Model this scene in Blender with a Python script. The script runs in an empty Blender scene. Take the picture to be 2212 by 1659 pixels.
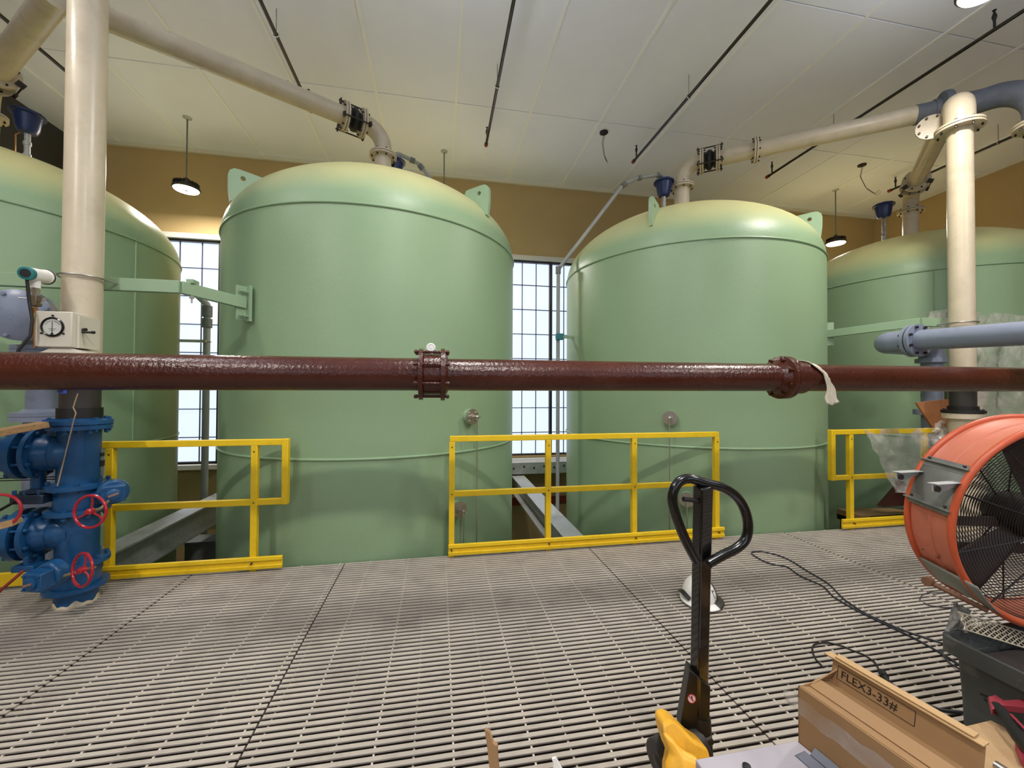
import bpy, math, random
from math import sin, cos, pi, radians, sqrt, hypot, atan2
from mathutils import Vector, Matrix, noise
random.seed(7)
C = bpy.context.scene.collection
V = Vector
# ---------------------------------------------------------------- camera
cam_d = bpy.data.cameras.new('camera'); cam_d.sensor_width = 36; cam_d.lens = 36*865/2212
cam_d.clip_start = .05; cam_d.clip_end = 200
cam = bpy.data.objects.new('camera', cam_d); C.objects.link(cam)
CAMR = Matrix.Rotation(-radians(10.3), 3, 'Z') @ Matrix.Rotation(pi/2+radians(.83), 3, 'X') @ Matrix.Rotation(radians(.25), 3, 'Z')
CAMP = V((0, 0, 1.5))
cam.matrix_world = Matrix.Translation(CAMP) @ CAMR.to_4x4()
bpy.context.scene.camera = cam
def at(x, y, X=None, Y=None, Z=None):
    """point of the place seen at a pixel of the survey photo, on the plane X=, Y= or Z="""
    r = CAMR @ V(((x-1106)/865, (829.5-y)/865, -1))
    if X is not None: t = (X-CAMP.x)/r.x
    elif Y is not None: t = (Y-CAMP.y)/r.y
    else: t = (Z-CAMP.z)/r.z
    return CAMP + r*t
# ---------------------------------------------------------------- world, view, lights
w = bpy.data.worlds.new('world'); bpy.context.scene.world = w; w.use_nodes = True
w.node_tree.nodes['Background'].inputs[0].default_value = (.75, .85, 1, 1)
w.node_tree.nodes['Background'].inputs[1].default_value = .6
vs = bpy.context.scene.view_settings
vs.view_transform = 'Standard'; vs.look = 'None'; vs.exposure = 0.0; vs.gamma = 1; vs.use_curve_mapping = False
LAMP_W = 88.0            # watts of each high-bay pendant
LAMP_C = (1, .945, .87)
UP_W = 34.0              # added uplights on the gallery pendants, to brighten the ceiling
UP_C = (.84, .91, 1)
PANE_S = 1.15             # daylight through the frosted panes
FRONT_S = 2.4
# ---------------------------------------------------------------- materials
def lin(c):
    return tuple(((v/255)/12.92 if v/255 <= .04045 else ((v/255+.055)/1.055)**2.4) for v in c)
MATS = {}
def mat(name, rgb, rough=.5, metal=0, var=0, vscale=6, bump=0, bscale=60, spec=.5, coat=0, dirt=None, dscale=3, damt=.5, emit=None, es=0, stretch=None):
    if name in MATS: return MATS[name]
    m = bpy.data.materials.new(name); m.use_nodes = True; nt = m.node_tree; N = nt.nodes; L = nt.links
    b = N['Principled BSDF']; c = lin(rgb)
    b.inputs['Base Color'].default_value = (*c, 1); b.inputs['Roughness'].default_value = rough
    b.inputs['Metallic'].default_value = metal; b.inputs['Specular IOR Level'].default_value = spec
    b.inputs['Coat Weight'].default_value = coat
    tc = N.new('ShaderNodeTexCoord')
    src = tc.outputs['Object']
    if stretch:
        mp = N.new('ShaderNodeMapping'); mp.inputs['Scale'].default_value = stretch; L.new(src, mp.inputs[0]); src = mp.outputs[0]
    col = None
    if var:
        n = N.new('ShaderNodeTexNoise'); n.inputs['Scale'].default_value = vscale; n.inputs['Detail'].default_value = 6; L.new(src, n.inputs[0])
        r = N.new('ShaderNodeValToRGB'); r.color_ramp.elements[0].position = .3; r.color_ramp.elements[1].position = .7
        r.color_ramp.elements[0].color = (*[v*(1-var) for v in c], 1); r.color_ramp.elements[1].color = (*[min(1, v*(1+var)) for v in c], 1)
        L.new(n.outputs[0], r.inputs[0]); col = r.outputs[0]
        rr = N.new('ShaderNodeMapRange'); rr.inputs[3].default_value = max(0, rough-.08); rr.inputs[4].default_value = min(1, rough+.08)
        L.new(n.outputs[0], rr.inputs[0]); L.new(rr.outputs[0], b.inputs['Roughness'])
    if dirt:
        n = N.new('ShaderNodeTexNoise'); n.inputs['Scale'].default_value = dscale; n.inputs['Detail'].default_value = 9; n.inputs['Roughness'].default_value = .7; L.new(src, n.inputs[0])
        r = N.new('ShaderNodeValToRGB'); r.color_ramp.elements[0].position = .5; r.color_ramp.elements[1].position = .72
        r.color_ramp.elements[0].color = (0, 0, 0, 1); r.color_ramp.elements[1].color = (damt, damt, damt, 1); L.new(n.outputs[0], r.inputs[0])
        mx = N.new('ShaderNodeMixRGB'); mx.inputs[1].default_value = (*c, 1); mx.inputs[2].default_value = (*lin(dirt), 1)
        if col: L.new(col, mx.inputs[1])
        L.new(r.outputs[0], mx.inputs[0]); col = mx.outputs[0]
    if col: L.new(col, b.inputs['Base Color'])
    if bump:
        n = N.new('ShaderNodeTexNoise'); n.inputs['Scale'].default_value = bscale; n.inputs['Detail'].default_value = 3; L.new(src, n.inputs[0])
        bp = N.new('ShaderNodeBump'); bp.inputs['Strength'].default_value = bump; bp.inputs['Distance'].default_value = .01
        L.new(n.outputs[0], bp.inputs['Height']); L.new(bp.outputs[0], b.inputs['Normal'])
    if emit:
        b.inputs['Emission Color'].default_value = (*emit, 1); b.inputs['Emission Strength'].default_value = es
    MATS[name] = m; return m
def film(name, rgb, alpha=.4, rough=.25):
    m = bpy.data.materials.new(name); m.use_nodes = True; nt = m.node_tree; N = nt.nodes; L = nt.links
    b = N['Principled BSDF']; b.inputs['Base Color'].default_value = (*lin(rgb), 1); b.inputs['Roughness'].default_value = rough
    t = N.new('ShaderNodeBsdfTransparent'); mx = N.new('ShaderNodeMixShader')
    n = N.new('ShaderNodeTexNoise'); n.inputs['Scale'].default_value = 9; n.inputs['Detail'].default_value = 8
    tc = N.new('ShaderNodeTexCoord'); L.new(tc.outputs['Object'], n.inputs[0])
    mr = N.new('ShaderNodeMapRange'); mr.inputs[1].default_value = .3; mr.inputs[2].default_value = .7
    mr.inputs[3].default_value = alpha-.18; mr.inputs[4].default_value = alpha+.2; L.new(n.outputs[0], mr.inputs[0])
    L.new(mr.outputs[0], mx.inputs[0]); L.new(t.outputs[0], mx.inputs[1]); L.new(b.outputs[0], mx.inputs[2])
    L.new(mx.outputs[0], N['Material Output'].inputs[0])
    bp = N.new('ShaderNodeBump'); bp.inputs['Strength'].default_value = .6; bp.inputs['Distance'].default_value = .02
    L.new(n.outputs[0], bp.inputs['Height']); L.new(bp.outputs[0], b.inputs['Normal'])
    MATS[name] = m; return m
GREEN = mat('tank_paint', (139, 165, 128), .42, var=.04, vscale=1.2, bump=.12, bscale=90)
def add_bright_dust(m, dust, z0, z1, amt):
    nt = m.node_tree; N = nt.nodes; L = nt.links; b = N['Principled BSDF']
    g = N.new('ShaderNodeNewGeometry'); sp = N.new('ShaderNodeSeparateXYZ'); L.new(g.outputs['Normal'], sp.inputs[0])
    mr = N.new('ShaderNodeMapRange'); mr.inputs[1].default_value = z0; mr.inputs[2].default_value = z1; mr.inputs[4].default_value = amt; L.new(sp.outputs[2], mr.inputs[0])
    n = N.new('ShaderNodeTexNoise'); n.inputs['Scale'].default_value = 2.5; n.inputs['Detail'].default_value = 8
    tc = N.new('ShaderNodeTexCoord'); L.new(tc.outputs['Object'], n.inputs[0])
    n2 = N.new('ShaderNodeMapRange'); n2.inputs[3].default_value = .6; n2.inputs[4].default_value = 1.25; L.new(n.outputs[0], n2.inputs[0])
    mu = N.new('ShaderNodeMath'); mu.operation = 'MULTIPLY'; mu.use_clamp = True; L.new(mr.outputs[0], mu.inputs[0]); L.new(n2.outputs[0], mu.inputs[1])
    old = b.inputs['Base Color'].links[0].from_socket
    mx = N.new('ShaderNodeMixRGB'); mx.inputs[2].default_value = (*lin(dust), 1); L.new(mu.outputs[0], mx.inputs[0]); L.new(old, mx.inputs[1]); L.new(mx.outputs[0], b.inputs['Base Color'])
add_bright_dust(GREEN, (214, 204, 142), .25, .85, .9)  # beige dust on upward faces, made paler to brighten the domes
GREENW = mat('weld_paint', (139, 167, 130), .45)
GREEN2 = mat('bracket_paint', (148, 174, 140), .45, bump=.05)
CREAM = mat('cream_pipe_paint', (208, 194, 168), .32, var=.05, vscale=5, bump=.08, bscale=70, dirt=(150, 138, 112), dscale=6, damt=.3)
BROWN = mat('brown_pipe_paint', (72, 30, 18), .24, var=.12, vscale=4, bump=.35, bscale=55, dirt=(130, 84, 66), dscale=2.4, damt=.16)
BLUE = mat('blue_valve_paint', (26, 78, 124), .32, var=.12, vscale=8, bump=.1, bscale=60)
BLUE_D = mat('blue_float_paint', (26, 44, 92), .35, var=.1)
GBLUE = mat('grey_blue_paint', (134, 142, 162), .3, var=.05, bump=.06)
TAPE = mat('grey_blue_coating', (106, 110, 120), .7, var=.15, vscale=10, bump=.3, bscale=30)
BLACK = mat('black_rubber', (24, 23, 22), .55, var=.2)
BLACKP = mat('black_enamel', (13, 12, 12), .22, bump=.05, coat=.3)
DARKP = mat('dark_grey_plastic', (52, 48, 46), .5, var=.1)
BOLT = mat('dark_bolt_steel', (66, 60, 55), .4, metal=.7)
STEEL = mat('bright_steel', (190, 186, 178), .3, metal=.9)
GALV = mat('galvanized_steel', (176, 178, 176), .5, metal=.25, var=.12, vscale=14)
GALVP = mat('grey_drain_pipe', (158, 160, 156), .5, metal=.1, var=.08)
GALVD = mat('dull_galvanized_steel', (120, 122, 118), .6, metal=.2, var=.12, vscale=14, dirt=(84, 78, 70), damt=.6)
YEL = mat('yellow_fiberglass', (238, 198, 26), .42, var=.04, vscale=5, dirt=(170, 138, 30), dscale=12, damt=.25)
GRATE = mat('grating_fiberglass', (178, 168, 156), .62, var=.1, vscale=3, dirt=(122, 112, 106), dscale=5, damt=.5)
WEBM = mat('shaded_grating_web', (104, 94, 88), .7, var=.1, vscale=3)  # webs coloured darker than the bar tops, deepening shade in the gaps
RODM = mat('grating_rod', (214, 205, 190), .5)
RED = mat('red_enamel', (170, 26, 44), .25, coat=.3)
REDD = mat('rusty_red', (126, 44, 34), .6)
CEIL = mat('ceiling_panel', (238, 241, 255), .85, var=.015, vscale=2, bump=.15, bscale=120)
SEAM = mat('ceiling_seam', (210, 209, 210), .9)
WALL = mat('tan_block_paint', (178, 152, 106), .8, bump=.2, bscale=50, var=.03, vscale=2)
WALLF = mat('pale_wall_paint', (150, 132, 100), .8)
DARKB = mat('dark_steel_beam', (62, 60, 58), .6, var=.15)
CONC = mat('concrete', (110, 100, 88), .85, var=.15)
WFRAME = mat('bronze_window_frame', (38, 34, 32), .4)
LEAD = mat('pane_divider', (60, 66, 84), .5)
SILL = mat('sill_white', (205, 200, 190), .6)
PANE = mat('frosted_pane', (120, 125, 135), .3, emit=(.70, .80, 1.0), es=PANE_S)
PANEF = mat('daylit_pane', (120, 125, 135), .3, emit=(.72, .82, 1.0), es=FRONT_S)
LENS = mat('lamp_lens', (255, 250, 240), .3, emit=(1, .9, .76), es=14)
LAMPB = mat('lamp_housing', (50, 44, 40), .45, metal=.3)
WOOD = mat('plank_wood', (178, 140, 96), .7, var=.25, vscale=3, stretch=(1, 14, 14))
PLY = mat('plywood_face', (196, 160, 118), .7, var=.14, vscale=5, dirt=(140, 112, 82), dscale=3, damt=.5)
CARD = mat('cardboard', (152, 118, 80), .75, var=.05, vscale=4)
CARDE = mat('cardboard_edge', (186, 152, 108), .8)
ORANGE = mat('orange_fan_paint', (198, 88, 52), .38, var=.08, vscale=4, dirt=(170, 80, 50), dscale=8, damt=.6)
ORANGEP = mat('faded_orange_paint', (204, 118, 92), .5, var=.08, vscale=6, dirt=(190, 100, 70), dscale=9, damt=.5)
TEAL = mat('teal_cap', (30, 120, 120), .35)
BRASS = mat('brass', (150, 110, 60), .35, metal=.8)
WHITE = mat('white_plastic', (235, 233, 228), .3)
OFFW = mat('offwhite_enamel', (212, 204, 186), .45)
JYEL = mat('jack_yellow', (240, 178, 52), .38, var=.06, dirt=(150, 110, 50), dscale=14, damt=.4)
LILAC = mat('pale_grey_board', (176, 170, 178), .55, var=.05, vscale=6)
SLATE = mat('slate_grey_sheet', (110, 112, 124), .5)
INK = mat('black_ink', (22, 16, 14), .7)
CORD = mat('cord_rubber', (44, 46, 56), .5)
CLOTH = mat('rag_cloth', (214, 204, 184), .9, var=.1, vscale=20, bump=.4, bscale=80)
BLUETAPE = mat('blue_masking_tape', (60, 84, 176), .6)
PINK = mat('sticker_pink', (236, 190, 180), .5)
PLASTW = film('plastic_sheeting', (208, 203, 194), .38, .14)
PLASTC = film('clear_packing_tape', (205, 195, 185), .3, .12)
PLASTT = film('frosted_hose_film', (190, 188, 180), .6)
# ---------------------------------------------------------------- mesh helpers
def basis(a):
    a = V(a).normalized(); u = a.cross(V((0, 0, 1)))
    if u.length < 1e-3: u = V((1, 0, 0))
    u.normalize(); return a, u, u.cross(a)*-1
class MB:
    def __init__(s): s.v = []; s.f = []
    def poly(s, pts): 
        b = len(s.v); s.v += [tuple(p) for p in pts]; s.f.append(tuple(range(b, b+len(pts)))); return s
    def hexa(s, p):      # 8 corners: bottom 4 ccw, top 4 ccw
        b = len(s.v); s.v += [tuple(q) for q in p]
        for q in ((3, 2, 1, 0), (4, 5, 6, 7), (0, 1, 5, 4), (1, 2, 6, 5), (2, 3, 7, 6), (3, 0, 4, 7)): s.f.append(tuple(b+i for i in q))
        return s
    def box(s, x0, x1, y0, y1, z0, z1):
        return s.hexa([(x0, y0, z0), (x1, y0, z0), (x1, y1, z0), (x0, y1, z0), (x0, y0, z1), (x1, y0, z1), (x1, y1, z1), (x0, y1, z1)])
    def obox(s, c, ax, ay, az):   # centre + half vectors
        c, ax, ay, az = V(c), V(ax), V(ay), V(az)
        return s.hexa([c-ax-ay-az, c+ax-ay-az, c+ax+ay-az, c-ax+ay-az, c-ax-ay+az, c+ax-ay+az, c+ax+ay+az, c-ax+ay+az])
    def bar(s, p, q, w, h, up=(0, 0, 1)):
        p, q = V(p), V(q); d = (q-p); L = d.length; d.normalize(); sd = d.cross(V(up)).normalized(); u = sd.cross(d)
        return s.obox((p+q)/2, d*L/2, sd*w/2, u*h/2)
    def prism(s, pts, off):       # planar polygon extruded by vector
        b = len(s.v); n = len(pts); off = V(off)
        s.v += [tuple(p) for p in pts] + [tuple(V(p)+off) for p in pts]
        s.f.append(tuple(b+i for i in reversed(range(n)))); s.f.append(tuple(b+n+i for i in range(n)))
        for i in range(n): j = (i+1) % n; s.f.append((b+i, b+j, b+n+j, b+n+i))
        return s
    def lathe(s, o, a, prof, n=32, caps=True, ang=None):   # prof: list of (r, t along axis)
        o = V(o); a, u, v = basis(a); b = len(s.v); m = len(prof)
        for r, t in prof:
            for k in range(n):
                th = 2*pi*k/n; s.v.append(tuple(o+a*t+(u*cos(th)+v*sin(th))*r))
        for i in range(m-1):
            for k in range(n):
                k2 = (k+1) % n; s.f.append((b+i*n+k, b+(i+1)*n+k, b+(i+1)*n+k2, b+i*n+k2))
        if caps:
            if prof[0][0] > 1e-5: s.f.append(tuple(b+k for k in range(n)))
            if prof[-1][0] > 1e-5: s.f.append(tuple(b+(m-1)*n+k for k in reversed(range(n))))
        return s
    def cyl(s, p, q, r, n=20, r2=None):
        p, q = V(p), V(q); return s.lathe(p, q-p, [(r, 0), (r if r2 is None else r2, (q-p).length)], n)
    def tube(s, pts, r, n=12, closed=False, rs=None):
        pts = [V(p) for p in pts]; b = len(s.v); m = len(pts)
        t0 = (pts[1]-pts[0]).normalized(); _, u, v = basis(t0)
        pu = u
        for i, p in enumerate(pts):
            if closed: t = (pts[(i+1) % m]-pts[i-1]).normalized()
            else: t = ((pts[min(i+1, m-1)]-pts[max(i-1, 0)])).normalized()
            pu = (pu - t*pu.dot(t)).normalized(); vv = t.cross(pu); rr = rs[i] if rs else r
            for k in range(n): th = 2*pi*k/n; s.v.append(tuple(p+(pu*cos(th)+vv*sin(th))*rr))
        for i in range(m if closed else m-1):
            j = (i+1) % m
            for k in range(n): k2 = (k+1) % n; s.f.append((b+i*n+k, b+i*n+k2, b+j*n+k2, b+j*n+k))
        if not closed:
            s.f.append(tuple(b+k for k in reversed(range(n)))); s.f.append(tuple(b+(m-1)*n+k for k in range(n)))
        return s
    def torus(s, o, a, R, r, n=48, m=8):
        o = V(o); a, u, v = basis(a)
        return s.tube([o+(u*cos(2*pi*k/n)+v*sin(2*pi*k/n))*R for k in range(n)], r, m, True)
    def ball(s, o, r, n=16, sc=(1, 1, 1)):
        b = len(s.v); o = V(o); m = n//2
        for i in range(m+1):
            ph = pi*i/m
            for k in range(n): th = 2*pi*k/n; s.v.append((o.x+r*sc[0]*sin(ph)*cos(th), o.y+r*sc[1]*sin(ph)*sin(th), o.z+r*sc[2]*cos(ph)))
        for i in range(m):
            for k in range(n): k2 = (k+1) % n; s.f.append((b+i*n+k, b+(i+1)*n+k, b+(i+1)*n+k2, b+i*n+k2))
        return s
    def grid(s, nu, nv, fn):
        b = len(s.v)
        for i in range(nu+1):
            for j in range(nv+1): s.v.append(tuple(fn(i/nu, j/nv)))
        for i in range(nu):
            for j in range(nv): a = b+i*(nv+1)+j; s.f.append((a, a+1, a+nv+2, a+nv+1))
        return s
def arc(p0, p1, p2, r, n=8):
    """fillet: points rounding corner p1 between p0 and p2"""
    p0, p1, p2 = V(p0), V(p1), V(p2); a = (p0-p1).normalized(); b = (p2-p1).normalized()
    ang = a.angle(b); d = r/math.tan(ang/2); c = p1+(a+b).normalized()*(r/sin(ang/2)); s = p1+a*d-c; e = p1+b*d-c
    out = []
    tot = s.angle(e)
    for i in range(n+1):
        t = i/n; out.append(c+(s*sin((1-t)*tot)+e*sin(t*tot))/sin(tot))
    return out
def path(pts, r=.2, n=8):
    out = [V(pts[0])]
    for i in range(1, len(pts)-1): out += arc(pts[i-1], pts[i], pts[i+1], r, n)
    return out+[V(pts[-1])]
def build(name, mb, material, parent=None, loc=None, smooth=35, bevel=0, solid=0):
    off = V((0, 0, 0))
    p = parent
    while p is not None: off += p.location; p = p.parent
    if parent is None and loc is not None: off = V(loc)
    me = bpy.data.meshes.new(name); me.from_pydata([tuple(V(v)-off) for v in mb.v], [], mb.f); me.update()
    me.materials.append(material)
    import bmesh
    bm = bmesh.new(); bm.from_mesh(me); bmesh.ops.recalc_face_normals(bm, faces=bm.faces); bm.to_mesh(me); bm.free()
    if smooth: me.shade_smooth(); me.set_sharp_from_angle(angle=radians(smooth))
    o = bpy.data.objects.new(name, me); C.objects.link(o)
    if parent is not None: o.parent = parent
    elif loc is not None: o.location = loc
    if bevel:
        m = o.modifiers.new('bevel', 'BEVEL'); m.width = bevel; m.segments = 2; m.limit_method = 'ANGLE'; m.angle_limit = radians(40)
    if solid:
        m = o.modifiers.new('solid', 'SOLIDIFY'); m.thickness = solid; m.offset = 0
    return o
def tag(o, label=None, cat=None, group=None, kind=None):
    if label: o['label'] = label
    if cat: o['category'] = cat
    if group: o['group'] = group
    if kind: o['kind'] = kind
    return o
def thing(name, label, cat, loc=(0, 0, 0), group=None):
    o = bpy.data.objects.new(name, None); C.objects.link(o); o.location = loc; o.empty_display_size = .1
    return tag(o, label, cat, group)
def struct(name, mb, m, **k):
    o = build(name, mb, m, **k); o['kind'] = 'structure'; return o
def copy_tree(o, parent=None):
    c = o.copy(); C.objects.link(c); c.parent = parent
    for ch in [x for x in bpy.data.objects if x.parent == o]: copy_tree(ch, c)
    return c
def text_mb(s, size, o, ux, uy, depth=.0012):
    cu = bpy.data.curves.new('t', 'FONT'); cu.body = s; cu.size = size; cu.extrude = depth; cu.resolution_u = 3
    ob = bpy.data.objects.new('t', cu); C.objects.link(ob); dg = bpy.context.evaluated_depsgraph_get(); me = bpy.data.meshes.new_from_object(ob.evaluated_get(dg))
    mb = MB(); ux, uy = V(ux).normalized(), V(uy).normalized(); n = ux.cross(uy); o = V(o)
    mb.v = [tuple(o+ux*v.co.x+uy*v.co.y+n*v.co.z) for v in me.vertices]; mb.f = [tuple(p.vertices) for p in me.polygons]
    bpy.data.objects.remove(ob); bpy.data.curves.remove(cu); bpy.data.meshes.remove(me); return mb
def bolts(parent, c, a, R, n, t0, t1, r=.011, material=None, name='bolt', ph=0):
    """separate hex bolts round axis a at centre c, running t0..t1 along the axis"""
    c = V(c); a, u, v = basis(a); material = material or BOLT
    first = None
    for k in range(n):
        th = 2*pi*(k+.5)/n+ph; p = c+(u*cos(th)+v*sin(th))*R; mb = MB()
        mb.lathe(p, a, [(r*.6, t0), (r*.6, t1)], 8)
        mb.lathe(p, a, [(r, t0+.004), (r, t0+.004+r*1.1)], 6); mb.lathe(p, a, [(r, t1-.004-r*1.1), (r, t1-.004)], 6)
        build(name, mb, material, parent)
def flange(parent, c, a, R, th, material, n=8, bolt=True, r=.0115, gasket=True, name='flange'):
    """a bolted pair of flanges with the gasket between"""
    c = V(c); av = V(a).normalized(); mb = MB()
    mb.lathe(c, av, [(R*.6, -th), (R, -th), (R, -th*.16), (R*.93, -th*.16)], 36); mb.lathe(c, av, [(R*.93, th*.16), (R, th*.16), (R, th), (R*.6, th)], 36)
    f = build(name, mb, material, parent)
    if gasket: build('gasket', MB().lathe(c, av, [(R*.96, -th*.17), (R*.96, th*.17)], 36), BLACK, f)
    if bolt: bolts(f, c, av, R*.84, n, -th-.026, th+.026, r)
    return f
# ================================================================ the room
ZC = 5.82; YB = 8.1; XL = -7.2; XR = 10.57; YF = -5.2; ZF = -3.0
# ceiling: panels with narrow joints on a backing
mb = MB(); xs = [XL-.3+.0]; 
gx = [.22+1.15*k for k in range(-7, 10)]; gx = [g for g in gx if XL < g < XR]; gx = [XL]+gx+[XR]
gy = [YB, 6.03, 3.76, 1.49, -.78, -3.05, YF]
for i in range(len(gx)-1):
    for j in range(len(gy)-1): mb.box(gx[i]+.006, gx[i+1]-.006, gy[j+1]+.006, gy[j]-.006, ZC, ZC+.04)
ceil = struct('ceiling', mb, CEIL, bevel=.004)
build('panel_seam', MB().box(XL, XR, YF, YB, ZC+.012, ZC+.06), SEAM, ceil)
sm = MB()
for g in gx[1:-1]: sm.box(g-.018, g+.018, YF, YB, ZC-.012, ZC+.01)
build('seam_strip', sm, mat('seam_strip', (245, 245, 245), .8), ceil)
# back wall with two window openings
W1 = (-5.35, -3.93, .14, 4.22); W2 = (.62, 3.4, .14, 4.22)
mb = MB(); xs = [XL, W1[0], W1[1], W2[0], W2[1], XR]
for i in range(5):
    if i in (1, 3): mb.box(xs[i], xs[i+1], YB, YB+.3, ZF, .14); mb.box(xs[i], xs[i+1], YB, YB+.3, 4.22, ZC+.06)
    else: mb.box(xs[i], xs[i+1], YB, YB+.3, ZF, ZC+.06)
struct('wall_back', mb, WALL)
struct('wall_left', MB().box(XL-.3, XL, YF, YB+.3, ZF, ZC+.06), WALL)
struct('wall_right', MB().box(XR, XR+.3, YF, YB+.3, ZF, ZC+.06), WALL)
W3 = [(-5.5, -2.5), (-.5, 2.5), (4.5, 7.5)]; 
mb = MB(); xs = [XL-.3, -5.5, -2.5, -.5, 2.5, 4.5, 7.5, XR+.3]
for i in range(7):
    if i % 2: mb.box(xs[i], xs[i+1], YF-.3, YF, ZF, 1.6); mb.box(xs[i], xs[i+1], YF-.3, YF, 4.6, ZC+.06)
    else: mb.box(xs[i], xs[i+1], YF-.3, YF, ZF, ZC+.06)
struct('wall_front', mb, WALLF)
struct('floor', MB().box(XL-.3, XR+.3, YF-.3, YB+.3, ZF-.2, ZF), CONC)
struct('trim_1', MB().box(XL, XR, YB-.05, YB, ZC-.07, ZC-.0), OFFW)
struct('trim_2', MB().box(XR-.05, XR, YF, YB-.05, ZC-.07, ZC-.0), OFFW)
struct('trim_3', MB().box(-4.6, 3.4, YB-.03, YB, -.86, -.71), REDD)
def window(n, x0, x1, z0, z1, y, bars, zs, mull, s=1, grid=True):
    o = struct('window_%d' % n, MB().box(x0, x1, y+.12*s, y+.13*s, z0, z1), PANE if s > 0 else PANEF, smooth=0)
    f = MB(); t = .06
    for a, b, c, d in ((x0, x0+t, z0, z1), (x1-t, x1, z0, z1), (x0, x1, z0, z0+t*.6), (x0, x1, z1-t, z1)): f.box(a, b, min(y+.04*s, y+.11*s), max(y+.04*s, y+.11*s), c, d)
    for m in mull: f.box(m-.028, m+.028, min(y+.03*s, y+.11*s), max(y+.03*s, y+.11*s), z0, z1)
    build('window_frame', f, WFRAME, o)
    d = MB()
    for b in bars: d.box(b-.008, b+.008, min(y+.1*s, y+.118*s), max(y+.1*s, y+.118*s), z0, z1)
    for z in zs: d.box(x0, x1, min(y+.1*s, y+.118*s), max(y+.1*s, y+.118*s), z-.008, z+.008)
    build('glazing_bar', d, LEAD, o)
    return o
zs = [4.2-.5-.515*k for k in range(7)]
w1 = window(1, *W1, YB, [-4.03-.1-.335*k for k in ()]+[-4.29, -4.65, -5.01], zs, [], 1)
w2 = window(2, *W2, YB, [1.10, 1.40, 1.70, 2.0, 2.61, 2.91, 3.2], zs, [2.305, .8], 1)
build('window_sill', MB().box(W1[0]-.1, W1[1]+.06, YB-.12, YB+.1, .06, .14), SILL, w1)
build('window_lintel', MB().box(W1[0], W1[1]+.06, YB-.03, YB+.1, 4.2, 4.29), SILL, w1)
build('window_lintel', MB().box(W2[0], W2[1]+.06, YB-.03, YB+.1, 4.2, 4.29), SILL, w2)
for i, (a, b) in enumerate(W3): window(3+i, a, b, 1.6, 4.6, YF, [a+.5*k for k in range(1, 6)], [2.2, 2.8, 3.4, 4.0], [(a+b)/2], -1)
# perforated ledge under window 2
L = thing('perforated_ledge', 'galvanized perforated walkway plank below the window between the middle tanks', 'ledge', (2, 7.8, .1))
build('deck', MB().box(.9, 3.1, 7.58, 8.08, .06, .1), SILL, L)
hs = MB()
for k in range(60):
    for j in range(5):
        hx = 1.4+k*.025; hs.box(hx+(j % 2)*.012, hx+.014+(j % 2)*.012, 7.62+j*.08, 7.66+j*.08, .1, .102)
build('perforation', hs, DARKP, L)['kind'] = 'stuff'
build('side_channel', MB().box(.9, 3.1, 7.56, 7.58, -.12, .1), GALV, L)
for k in range(7): build('slot', MB().box(1.4+k*.2, 1.43+k*.2, 7.555, 7.562, -.03+.03*(k % 2), .01+.03*(k % 2)), BLACK, L)
# dark soffit beam at left
tag(build('soffit_beam', MB().box(-6.9, -6.27, YF, YB, 4.98, ZC), DARKB), 'dark steel beam below the ceiling above the leftmost tank', 'beam')
tag(build('purlin', MB().box(-7.19, -6.95, YF+.01, YB-.01, 4.7, 4.85), DARKB), 'thin dark rail along the left wall beneath the soffit beam', 'rail')
# floor slab of the gallery: grating panels
def grating(x0, x1, y0, y1, off=0):
    top = MB(); web = MB(); p = .0381
    k0 = int(y0/p); k1 = int(y1/p)
    for k in range(k0, k1+1):
        y = k*p+off
        if y+.012 > y1 or y < y0: continue
        top.box(x0, x1, y-.0106, y+.0106, -.006, 0); web.box(x0, x1, y-.003, y+.003, -.03, -.006); web.box(x0, x1, y-.009, y+.009, -.036, -.03)
    o = struct('floor', top, GRATE, smooth=0)
    build('bar_web', web, WEBM, o, smooth=0)
    rods = MB(); n = int(round((x1-x0)/.1525))
    for i in range(n):
        x = x0+.04+(x1-x0-.08)*i/(n-1); h = -.007 if i % 2 else -.012
        rods.box(x-.004, x+.004, y0, y1, h-.01, h)
    build('cross_rod', rods, RODM, o, smooth=0)
gxs = [(-6.0, -4.4), (-4.4, -3.16), (-3.16, -1.95), (-1.945, -.79), (-.785, 1.41), (1.415, 3.6), (3.605, 5.8), (5.805, 8.0)]
for i, (a, b) in enumerate(gxs):
    grating(a+.002, b-.002, -.9, 3.70, (i % 3)*.007)
sub = MB()
for y in (-.9, .6, 2.1, 3.6): sub.box(-6, 8, y-.05, y+.05, -.28, -.04)
sub.box(-6, 8, 3.6, 3.7, -.32, -.038)
tag(build('floor_joist', sub, GALVD), kind='structure')
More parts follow.
